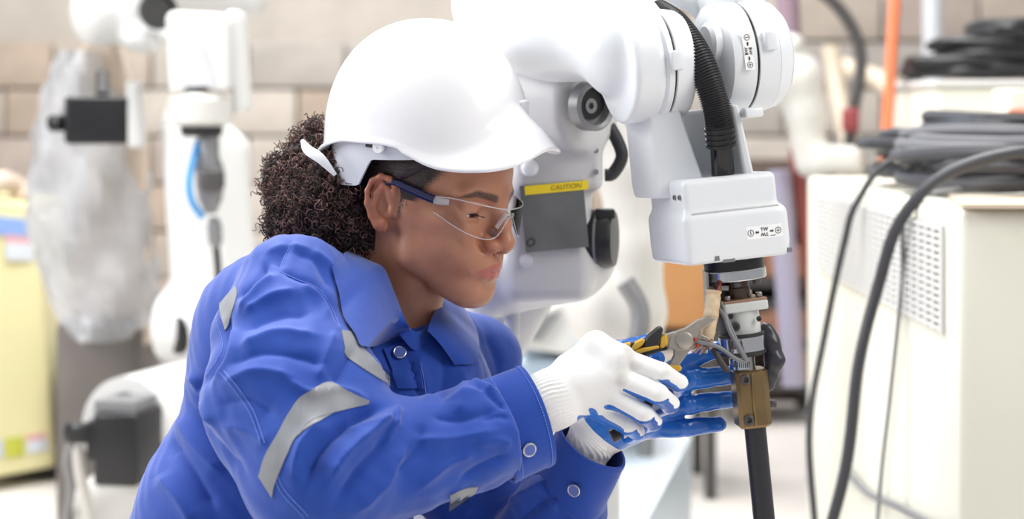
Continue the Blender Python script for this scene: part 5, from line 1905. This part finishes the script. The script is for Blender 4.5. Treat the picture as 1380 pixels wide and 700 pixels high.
def glove_material(name):
    m = bpy.data.materials.new(name)
    m.use_nodes = True
    nt = m.node_tree
    b = nt.nodes['Principled BSDF']
    tc = nt.nodes.new('ShaderNodeTexCoord')
    at = nt.nodes.new('ShaderNodeAttribute')
    at.attribute_name = 'coat'
    n = nt.nodes.new('ShaderNodeTexNoise')
    n.inputs['Scale'].default_value = 90
    n.inputs['Detail'].default_value = 3
    nt.links.new(tc.outputs['Object'], n.inputs['Vector'])
    ad = nt.nodes.new('ShaderNodeMath')
    ad.operation = 'MULTIPLY_ADD'
    ad.inputs[1].default_value = .16
    nt.links.new(n.outputs['Fac'], ad.inputs[0])
    nt.links.new(at.outputs['Fac'], ad.inputs[2])
    r = nt.nodes.new('ShaderNodeValToRGB')
    r.color_ramp.elements[0].position = .55
    r.color_ramp.elements[0].color = (0, 0, 0, 1)
    r.color_ramp.elements[1].position = .60
    r.color_ramp.elements[1].color = (1, 1, 1, 1)
    nt.links.new(ad.outputs[0], r.inputs['Fac'])
    # knit with faint dirt
    n2 = nt.nodes.new('ShaderNodeTexNoise')
    n2.inputs['Scale'].default_value = 22
    n2.inputs['Detail'].default_value = 4
    nt.links.new(tc.outputs['Object'], n2.inputs['Vector'])
    r2 = nt.nodes.new('ShaderNodeValToRGB')
    r2.color_ramp.elements[0].position = .26
    r2.color_ramp.elements[0].color = srgb(196, 190, 184) + (1,)
    r2.color_ramp.elements[1].position = .42
    r2.color_ramp.elements[1].color = srgb(238, 237, 236) + (1,)
    nt.links.new(n2.outputs['Fac'], r2.inputs['Fac'])
    n4 = nt.nodes.new('ShaderNodeTexNoise')
    n4.inputs['Scale'].default_value = 16
    nt.links.new(tc.outputs['Object'], n4.inputs['Vector'])
    r4 = nt.nodes.new('ShaderNodeValToRGB')
    r4.color_ramp.elements[0].position = .3
    r4.color_ramp.elements[0].color = srgb(26, 84, 170) + (1,)
    r4.color_ramp.elements[1].position = .7
    r4.color_ramp.elements[1].color = srgb(42, 116, 208) + (1,)
    nt.links.new(n4.outputs['Fac'], r4.inputs['Fac'])
    mx = nt.nodes.new('ShaderNodeMix')
    mx.data_type = 'RGBA'
    nt.links.new(r.outputs['Color'], mx.inputs['Factor'])
    nt.links.new(r2.outputs['Color'], mx.inputs[6])
    nt.links.new(r4.outputs['Color'], mx.inputs[7])
    nt.links.new(mx.outputs[2], b.inputs['Base Color'])
    mr = nt.nodes.new('ShaderNodeMapRange')
    mr.inputs['To Min'].default_value = .85
    mr.inputs['To Max'].default_value = .19
    nt.links.new(r.outputs['Color'], mr.inputs['Value'])
    nt.links.new(mr.outputs[0], b.inputs['Roughness'])
    # knit ribs on the white side only
    at2 = nt.nodes.new('ShaderNodeAttribute')
    at2.attribute_name = 'rib'
    sn = nt.nodes.new('ShaderNodeMath')
    sn.operation = 'SINE'
    nt.links.new(at2.outputs['Fac'], sn.inputs[0])
    iv = nt.nodes.new('ShaderNodeMath')
    iv.operation = 'SUBTRACT'
    iv.inputs[0].default_value = 1
    nt.links.new(r.outputs['Color'], iv.inputs[1])
    ml = nt.nodes.new('ShaderNodeMath')
    ml.operation = 'MULTIPLY'
    nt.links.new(sn.outputs[0], ml.inputs[0])
    nt.links.new(iv.outputs[0], ml.inputs[1])
    bp = nt.nodes.new('ShaderNodeBump')
    bp.inputs['Strength'].default_value = .22
    bp.inputs['Distance'].default_value = .0004
    nt.links.new(ml.outputs[0], bp.inputs['Height'])
    nt.links.new(bp.outputs['Normal'], b.inputs['Normal'])
    return m


M_GLOVE = glove_material('dipped_knit_glove')


def seg_dist(V, pts):
    D = np.full(len(V), 9.0)
    for a, b in zip(pts[:-1], pts[1:]):
        a, b = np.array(a), np.array(b)
        ab = b - a
        t = np.clip(((V - a) @ ab) / (ab @ ab), 0, 1)
        D = np.minimum(D, np.linalg.norm(V - a - t[:, None] * ab, axis=1))
    return D


# right glove: fist closed on the plier handles, back of the hand towards the camera
bb0, bb1 = pt(725, 620, -.2), pt(940, 440, -.2)
f = Field(lin(-.02, .19, .0011), lin(-.225, -.085, .0013), lin(.70, .835, .0011))
RWR = pt(748, 537, -.163)
MCP = [pt(836, 484, -.166), pt(836, 510, -.174), pt(829, 536, -.173), pt(815, 557, -.164)]
FING = [[MCP[0], pt(892, 503, -.178), pt(915, 517, -.166), pt(911, 526, -.148)],
        [MCP[1], pt(887, 532, -.188), pt(903, 545, -.170), pt(890, 551, -.152)],
        [MCP[2], pt(868, 559, -.186), pt(880, 569, -.169), pt(867, 574, -.150)],
        [MCP[3], pt(846, 575, -.175), pt(858, 583, -.161), pt(847, 589, -.146)]]
FR = [[.0120, .0105, .0092, .0085], [.0122, .0108, .0096, .0086], [.0116, .0102, .0092, .0084], [.0108, .0092, .0084, .0078]]
f.cap(pt(696, 560, -.170), RWR, .0330, .0300, sq=1, k=.0)
f.cap(RWR, pt(775, 525, -.160), .0300, .0270, k=.008)
for m_, r_ in zip(MCP, (.0125, .0128, .0120, .0112)):
    f.cap(pt(778, 520, -.158), m_, .0235, r_, k=.010)
f.cap(pt(776, 500, -.150), pt(803, 467, -.150), .022, .0140, k=.014)
f.cap(pt(803, 467, -.152), MCP[0], .0135, .0135, k=.012)
for c_, r_ in zip(FING, FR):
    f.chain(c_, r_, k=.0022)
TH = [pt(800, 480, -.140), pt(826, 474, -.128), pt(856, 468, -.124), pt(873, 461, -.124)]
f.chain(TH, [.0125, .0110, .0098, .0088], k=.004)
V, Q = f.mesh()
V = relax(V, Q, 1, .4)
N = vnormals(V, Q)
ax_w = np.array((pt(775, 520, -.16) - pt(722, 545, -.165)).normalized())
s_w = (V - np.array(RWR)) @ ax_w
wr = smoothstep(.022, .006, s_w)
V = V + N * (wr * .0006 * np.sin(np.arctan2(N[:, 1], N[:, 2]) * 46))[:, None]
dors = np.array(Vector((-.06, -.64, .76)).normalized())
dd_ = N @ dors
coat = smoothstep(.26, .02, dd_) * smoothstep(.020, .030, s_w)
vpx, vpy = to_px(V)
coat = np.maximum(coat, smoothstep(.62, .40, dd_) * smoothstep(556, 564, vpy) * smoothstep(774, 782, vpx) * smoothstep(846, 836, vpx))
dth = seg_dist(V, TH[1:]) - .012
coat = np.maximum(coat, smoothstep(.002, -.001, dth))
glove_r = np_mesh('glove', V, Q, M_GLOVE, woman)
set_attr(glove_r, 'coat', coat)
set_attr(glove_r, 'rib', ((V - np.array(RWR)) @ np.array(Vector((.30, .1, .95)).normalized())) * 6800)
glove_r['label'] = 'white knit back of the right work glove with blue dipped palm'

# left glove: open hand behind the pliers, blue palm to the camera
f = Field(lin(.025, .28, .0012), lin(-.125, .02, .0014), lin(.63, .83, .0012))
WL = pt(800, 590, -.048)
MC = [pt(884, 512, -.046), pt(893, 534, -.050), pt(890, 556, -.050), pt(880, 577, -.047)]
FL = [[MC[0], pt(924, 489, -.052), pt(946, 479, -.048), pt(966, 471, -.044)],
      [MC[1], pt(934, 511, -.060), pt(966, 508, -.048), pt(994, 505, -.038)],
      [MC[2], pt(926, 546, -.060), pt(962, 541, -.048), pt(990, 538, -.038)],
      [MC[3], pt(920, 577, -.057), pt(946, 574, -.052), pt(969, 572, -.047)]]
RL = [[.0115, .0104, .0096, .0088], [.0122, .0122, .0106, .0094], [.0116, .0114, .0098, .0090], [.0112, .0106, .0096, .0082]]
f.cap(pt(764, 655, -.028), WL, .0270, .0255, k=0)
f.cap(WL, pt(826, 572, -.046), .0255, .0240, k=.008)
for m_, r_ in zip(MC, (.0115, .0120, .0116, .0112)):
    f.cap(pt(826, 572, -.046), m_, .0225, r_, k=.013)
f.ell(pt(858, 568, -.062), (.020, .012, .016), k=.012)
for c_, r_ in zip(FL, RL):
    f.chain(c_, r_, k=.003)
TL = [pt(832, 560, -.052), pt(858, 528, -.068), pt(876, 500, -.074), pt(884, 484, -.076)]
f.chain(TL, [.0160, .0128, .0112, .0098], k=.006)
V, Q = f.mesh()
V = relax(V, Q, 1, .4)
N = vnormals(V, Q)
# creases of the stiff dipped coating
cz = np.zeros(len(V))
for c_ in FL:
    for p_, a_ in ((c_[1], .0009), (c_[2], .0005)):
        e_ = np.linalg.norm(V - np.array(p_), axis=1)
        ax_f = np.array((c_[2] - c_[1]).normalized())
        s_ = (V - np.array(p_)) @ ax_f
        cz -= a_ * np.exp(-(s_ / .0035) ** 2) * (e_ < .018)
V = V + N * (cz + .0004 * np.sin(V[:, 0] * 260) * np.sin(V[:, 2] * 310))[:, None]
ax_l = np.array((pt(826, 572, -.046) - pt(776, 628, -.036)).normalized())
s_l = (V - np.array(WL)) @ ax_l
wr = smoothstep(.012, .0, s_l)
V = V + N * (wr * .0006 * np.sin(np.arctan2(N[:, 1], N[:, 2] + N[:, 0]) * 40))[:, None]
coat = smoothstep(.008, .016, s_l) * smoothstep(.85, .35, N[:, 1])
coat = np.maximum(coat, smoothstep(.066, .075, s_l))
glove_l = np_mesh('glove', V, Q, M_GLOVE, woman)
set_attr(glove_l, 'coat', coat)
set_attr(glove_l, 'rib', ((V - np.array(WL)) @ np.array(Vector((.75, .1, .65)).normalized())) * 6800)
glove_l['label'] = 'open left work glove with shiny blue dipped palm and fingers'

# ------------------------------------------------------------------ pliers
pli = thing('pliers', 'steel pliers with black and yellow handles gripped in the right glove', 'pliers', pt(922, 460, -.14))
M_JAW = mat('worn_plier_steel', srgb(176, 168, 158), .38, .75, var=.12, var_scale=60)
M_PYEL = mat('yellow_grip', srgb(222, 176, 60), .55, var=.15, var_scale=60)
M_PBLK = mat('black_grip', srgb(48, 46, 46), .4)
YP = -.140


def plate(name, px_poly, y, th, m, parent, bev=.0012, tilt=0.0):
    P = [pt(a, b, y + tilt * (a - 922)) for a, b in px_poly]
    return MB().prism(P, (0, th, 0)).build(name, m, parent, smooth=30, bevel=bev)


plate('upper_jaw', [(900, 470), (903, 455), (912, 447), (924, 443), (940, 432), (958, 427), (966, 430), (956, 438), (942, 448), (938, 460), (930, 472), (914, 474)], YP, .010, M_JAW, pli)
plate('lower_jaw', [(912, 448), (926, 446), (934, 452), (944, 450), (956, 456), (960, 463), (950, 466), (938, 466), (926, 478), (912, 498), (900, 496), (908, 480), (908, 462)], YP + .004, .009, M_JAW, pli)
MB().lathe([(.0092, 0), (.0092, .001), (.0084, .0016), (.001, .0018)], pt(922, 459, YP), (0, -1, 0), 28).build('pivot', M_JAW, pli)
plate('upper_neck', [(886, 461), (898, 451), (912, 447), (912, 462), (902, 468), (888, 470)], YP + .001, .009, M_JAW, pli)
up = spline([pt(897, 461, YP + .006), pt(880, 466, YP + .008), pt(855, 476, YP + .010), pt(820, 496, YP + .012), pt(790, 520, YP + .012)], 24)
MB().tube(up, [.0085] * 24, 14, flat=.8).build('upper_handle', M_PBLK, pli)
plate('grip_collar', [(889, 470), (890, 455), (899, 451), (900, 464), (894, 470)], YP - .004, .016, M_PYEL, pli, .002)
plate('grip_guard', [(866, 468), (872, 455), (886, 443), (893, 441), (894, 446), (888, 467), (876, 471)], YP - .005, .017, M_PBLK, pli, .002)
plate('grip_guard_edge', [(846, 476), (868, 469), (888, 466), (889, 470), (870, 475), (852, 480)], YP - .0062, .016, M_PYEL, pli, .0015)
plate('yellow_inlay', [(834, 470), (842, 464), (850, 462), (851, 466), (846, 472), (836, 474)], YP - .0075, .012, M_PYEL, pli, .0015)
plate('yellow_inlay', [(848, 473), (853, 464), (866, 457), (870, 459), (866, 466), (856, 473)], YP - .0075, .012, M_PYEL, pli, .0015)
plate('black_inlay', [(842, 474), (850, 463), (856, 462), (850, 473)], YP - .0072, .012, M_PBLK, pli, .001)
lo_ = spline([pt(908, 494, YP + .009), pt(900, 508, YP + .010), pt(880, 540, YP + .012), pt(852, 572, YP + .014), pt(824, 589, YP + .010)], 24)
MB().tube(lo_, [.0072] * 24, 14, flat=.8).build('lower_handle', M_PBLK, pli)
plate('grip_collar', [(898, 498), (901, 493), (916, 493), (920, 496), (917, 501), (903, 502)], YP + .001, .012, M_PYEL, pli, .0015)

# ------------------------------------------------------------------ white hard hat
HATO = pt(576, 197, 0.0)
ya_, pa_ = math.radians(30), math.radians(4)
AF = Vector((math.cos(pa_) * math.cos(ya_), -math.cos(pa_) * math.sin(ya_), -math.sin(pa_)))
AL = Vector((math.sin(ya_), math.cos(ya_), 0))
AU = AF.cross(AL)
ROLL = math.radians(7)
AL, AU = AL * math.cos(ROLL) + AU * math.sin(ROLL), AU * math.cos(ROLL) - AL * math.sin(ROLL)


def hat(f, l, u):
    return HATO + AF * f + AL * l + AU * u


hh = thing('hard_hat', 'glossy white hard hat with short front brim worn by the woman', 'hard hat', hat(0, 0, -.02))
M_HAT = mat('white_hat_shell', srgb(240, 240, 243), 0.22, coat=.3)
M_STRAP = mat('pale_grey_headband', srgb(206, 208, 216), 0.4)
LX, WY_, HZ = .1185, .1005, .1435
deg = [0, 12, 24, 34, 46, 58, 70, 80, 92, 118, 136, 152, 180]
zt_ = [.045, .0335, .020, .011, .0035, .003, .0125, .0175, .018, .017, .0065, -.0095, -.019]
ex_ = [.039, .037, .031, .022, .013, .007, .0035, .003, .003, .0035, .006, .0085, .009]


def smooth_tab(tab, a):
    a = abs((a + 180) % 360 - 180)
    s = 0
    for d in (-6, -3, 0, 3, 6):
        q = abs(a + d)
        q = q if q <= 180 else 360 - q
        s += float(np.interp(q, deg, tab))
    return s / 5


NT, NV = 144, 30
rows = []
for i in range(NT):
    th = 360 * i / NT
    a = math.radians(th)
    c, s = math.cos(a), math.sin(a)
    p = 2.2
    rr = 1 / ((abs(c) / LX) ** p + (abs(s) / WY_) ** p) ** (1 / p)
    z0 = smooth_tab(zt_, th)
    ex = smooth_tab(ex_, th)
    row = []
    bev = .0025
    # underside and lip of the brim
    drop = -.85 * ex if th < 75 or th > 285 else -.1 * ex
    row.append((rr * .965, z0 + .0015))
    row.append((rr + ex * .5 - .001, z0 + drop * .38 - .0012))
    row.append((rr + ex - .0015, z0 + drop - .0018))
    row.append((rr + ex, z0 + drop - .0004))
    row.append((rr + ex, z0 + drop + .0016))
    row.append((rr + ex - .0012, z0 + drop + .0028))
    row.append((rr + ex * .6, z0 + drop * .48 + .0035))
    row.append((rr + min(ex * .3, .010), z0 + drop * .18 + .0042))
    row.append((rr + .0006, z0 + .0075))
    zs = z0 + .010
    for j in range(NV):
        t = (j + 1) / NV
        ph_ = t * math.pi / 2
        z = zs + (HZ - zs) * math.sin(ph_) ** 1.0
        q = max(z, 0) / HZ
        k = max(1 - q ** 2.25, 0) ** (1 / 2.15)
        if j == NV - 1:
            k = 0.004
        row.append((rr * k * (1 - .0 * q), z))
    rows.append([hat(r * c, r * s, z) for r, z in row])
MB().grid(rows, closed_u=True).build('shell', M_HAT, hh, smooth=60)
# slot boss above the brim
MB().box(hat(.111, .022, .046), (.008, .016, .022), Matrix((AF, AL, AU)).transposed(), bev=.003).build('front_boss', M_HAT, hh)
# suspension band seen under the raised edge
def band(name, degs, lo, hi, k, m, thick=.0022):
    P0 = []
    for d_, l_z, h_z in zip(degs, lo, hi):
        a = math.radians(d_)
        c, s = math.cos(a), math.sin(a)
        rr = k / ((abs(c) / LX) ** 2.2 + (abs(s) / WY_) ** 2.2) ** (1 / 2.2)
        P0.append([hat(rr * c, rr * s, l_z), hat(rr * c, rr * s, h_z), hat((rr - thick) * c, (rr - thick) * s, h_z), hat((rr - thick) * c, (rr - thick) * s, l_z)])
    mb = MB().grid(P0, closed_v=True)
    mb.add(P0[0], [(0, 1, 2, 3)])
    mb.add(P0[-1], [(3, 2, 1, 0)])
    return mb.build(name, m, hh, smooth=30)


dd = list(np.linspace(-60, -178, 44))
lo = [float(np.interp(-d_, [60, 97, 99, 109, 110, 127, 134, 178], [.001, -.003, -.0045, -.0315, -.034, -.037, -.036, -.018])) for d_ in dd]
band('headband', dd, lo, [.03] * 44, .93, M_STRAP)
dd2 = list(np.linspace(60, 182, 44))
lo2 = [float(np.interp(d_, [60, 97, 99, 109, 110, 127, 134, 178], [.001, -.003, -.0045, -.0315, -.034, -.037, -.036, -.018])) for d_ in dd2]
band('headband', dd2, lo2, [.03] * 44, .93, M_STRAP)
for s in (-1, 1):
    a = math.radians(s * 90)
    rr = .97 / ((abs(math.cos(a)) / LX) ** 2.2 + (abs(math.sin(a)) / WY_) ** 2.2) ** (1 / 2.2)
    c = hat(rr * math.cos(a), rr * math.sin(a), .0125)
    n_ = (AF * math.cos(a) + AL * math.sin(a))
    MB().lathe([(.0072, -.0015), (.0072, .001), (.0064, .0018), (.002, .0018), (.0018, .0004)], c, n_, 20).box(c + AU * .006, (.012, .003, .012), rot_frame(n_.cross(AU), AU)).build('strap_anchor', M_HAT, hh)
    a2 = math.radians(s * 98)
    rr = .945 / ((abs(math.cos(a2)) / LX) ** 2.2 + (abs(math.sin(a2)) / WY_) ** 2.2) ** (1 / 2.2)
    n_ = (AF * math.cos(a2) + AL * math.sin(a2))
    MB().box(hat(rr * math.cos(a2), rr * math.sin(a2), .0135), (.009, .004, .005), rot_frame(n_.cross(AU), AU)).build('band_slot', M_BLACK, hh)
MB().tube(spline([pt(407, 189, -.03), pt(415, 202, -.045), pt(432, 214, -.055), pt(452, 236, -.06)], 20), [.002 + .0042 * math.sin(math.pi * i / 19) for i in range(20)], 12, flat=.45, ref=AF).build('nape_strap', mat('clear_white_plastic', srgb(226, 228, 232), .25), hh)

# ------------------------------------------------------------------ safety glasses
gl = thing('safety_glasses', 'clear wraparound safety glasses with navy temples on her face', 'glasses', hw(98, 0, 8))
M_LENS = bpy.data.materials.new('clear_lens')
M_LENS.use_nodes = True
nt = M_LENS.node_tree
nt.nodes.remove(nt.nodes['Principled BSDF'])
out = nt.nodes['Material Output']
tr = nt.nodes.new('ShaderNodeBsdfTransparent')
tr.inputs[0].default_value = (.985, .985, .99, 1)
gs = nt.nodes.new('ShaderNodeBsdfGlossy')
gs.inputs['Roughness'].default_value = .03
fr = nt.nodes.new('ShaderNodeLayerWeight')
fr.inputs[0].default_value = .15
ms = nt.nodes.new('ShaderNodeMixShader')
nt.links.new(fr.outputs['Fresnel'], ms.inputs[0])
nt.links.new(tr.outputs[0], ms.inputs[1])
nt.links.new(gs.outputs[0], ms.inputs[2])
nt.links.new(ms.outputs[0], out.inputs[0])
M_RIM = mat('clear_rim', srgb(226, 226, 230), .12, alpha=.42)
M_NAVY = mat('navy_temple', srgb(26, 27, 66), .15, coat=.5)


def lens_pt(y, z, off=0):
    q = abs(y)
    f_ = 112 - .0032 * q * q - .0000025 * q ** 4 - (z - 10) * .06 + off
    return hw(f_, y, z)


top_y = [0, 20, 45, 60, 65]
top_z = [17.0, 18.0, 21.0, 22.5, 20]
bot_y = [0, 5, 9, 14, 22, 32, 44, 54, 61, 65]
bot_z = [10.0, 7.5, 2, -6, -13.5, -16.5, -15, -10, -3, 5]
ys = np.linspace(-65, 65, 91)
P, rim = [], []
ker = np.exp(-(np.arange(-6, 7) / 3.0) ** 2)
ker /= ker.sum()
ztab = np.convolve(np.pad(np.interp(np.abs(ys), top_y, top_z), 6, 'edge'), ker, 'valid')
zbab = np.convolve(np.pad(np.interp(np.abs(ys), bot_y, bot_z), 6, 'edge'), ker, 'valid')
for y, zt, zb in zip(ys, ztab, zbab):
    P.append([lens_pt(y, zb + (zt - zb) * j / 12) for j in range(13)])
    rim.append((lens_pt(y, zt), lens_pt(y, zb)))
P2 = [[p for p in row] + [p - HF * .0018 for p in reversed(row)] for row in P]
MB().grid(P2, closed_v=True).build('lens', M_LENS, gl, smooth=60)
MB().tube([r_[0] for r_ in rim], .0007, 8).build('lens_top_rim', M_RIM, gl)
MB().tube([r_[1] for r_ in rim], .0006, 8).build('lens_lower_rim', M_RIM, gl)
for s in (-1, 1):
    MB().tube(spline([lens_pt(s * 6, 12, -2), lens_pt(s * 9, 4, -6), lens_pt(s * 13, -5, -8)], 10), [.002, .0028, .0028, .0028, .0028, .0028, .0028, .0026, .0024, .002], 10).build('nose_pad', M_RIM, gl)
    a, b_ = lens_pt(s * 64.5, 22), lens_pt(s * 64.5, 12)
    MB().tube([lens_pt(s * 60, 17, .8), lens_pt(s * 63.5, 16.5, 1.5), hw(52, s * 68.0, 17)], [.0030, .0042, .0042], 10, flat=.45, ref=HU).build('hinge_block', M_RIM, gl)
    MB().tube(spline([hw(54, s * 67.3, 17), hw(38, s * 71, 19.5), hw(18, s * 74, 23), hw(6, s * 75.5, 25), hw(-6, s * 76.5, 23)], 24), [.0046] * 8 + [.0042] * 8 + [.0036] * 8, 12, flat=.5, ref=HU).build('temple', M_NAVY, gl)
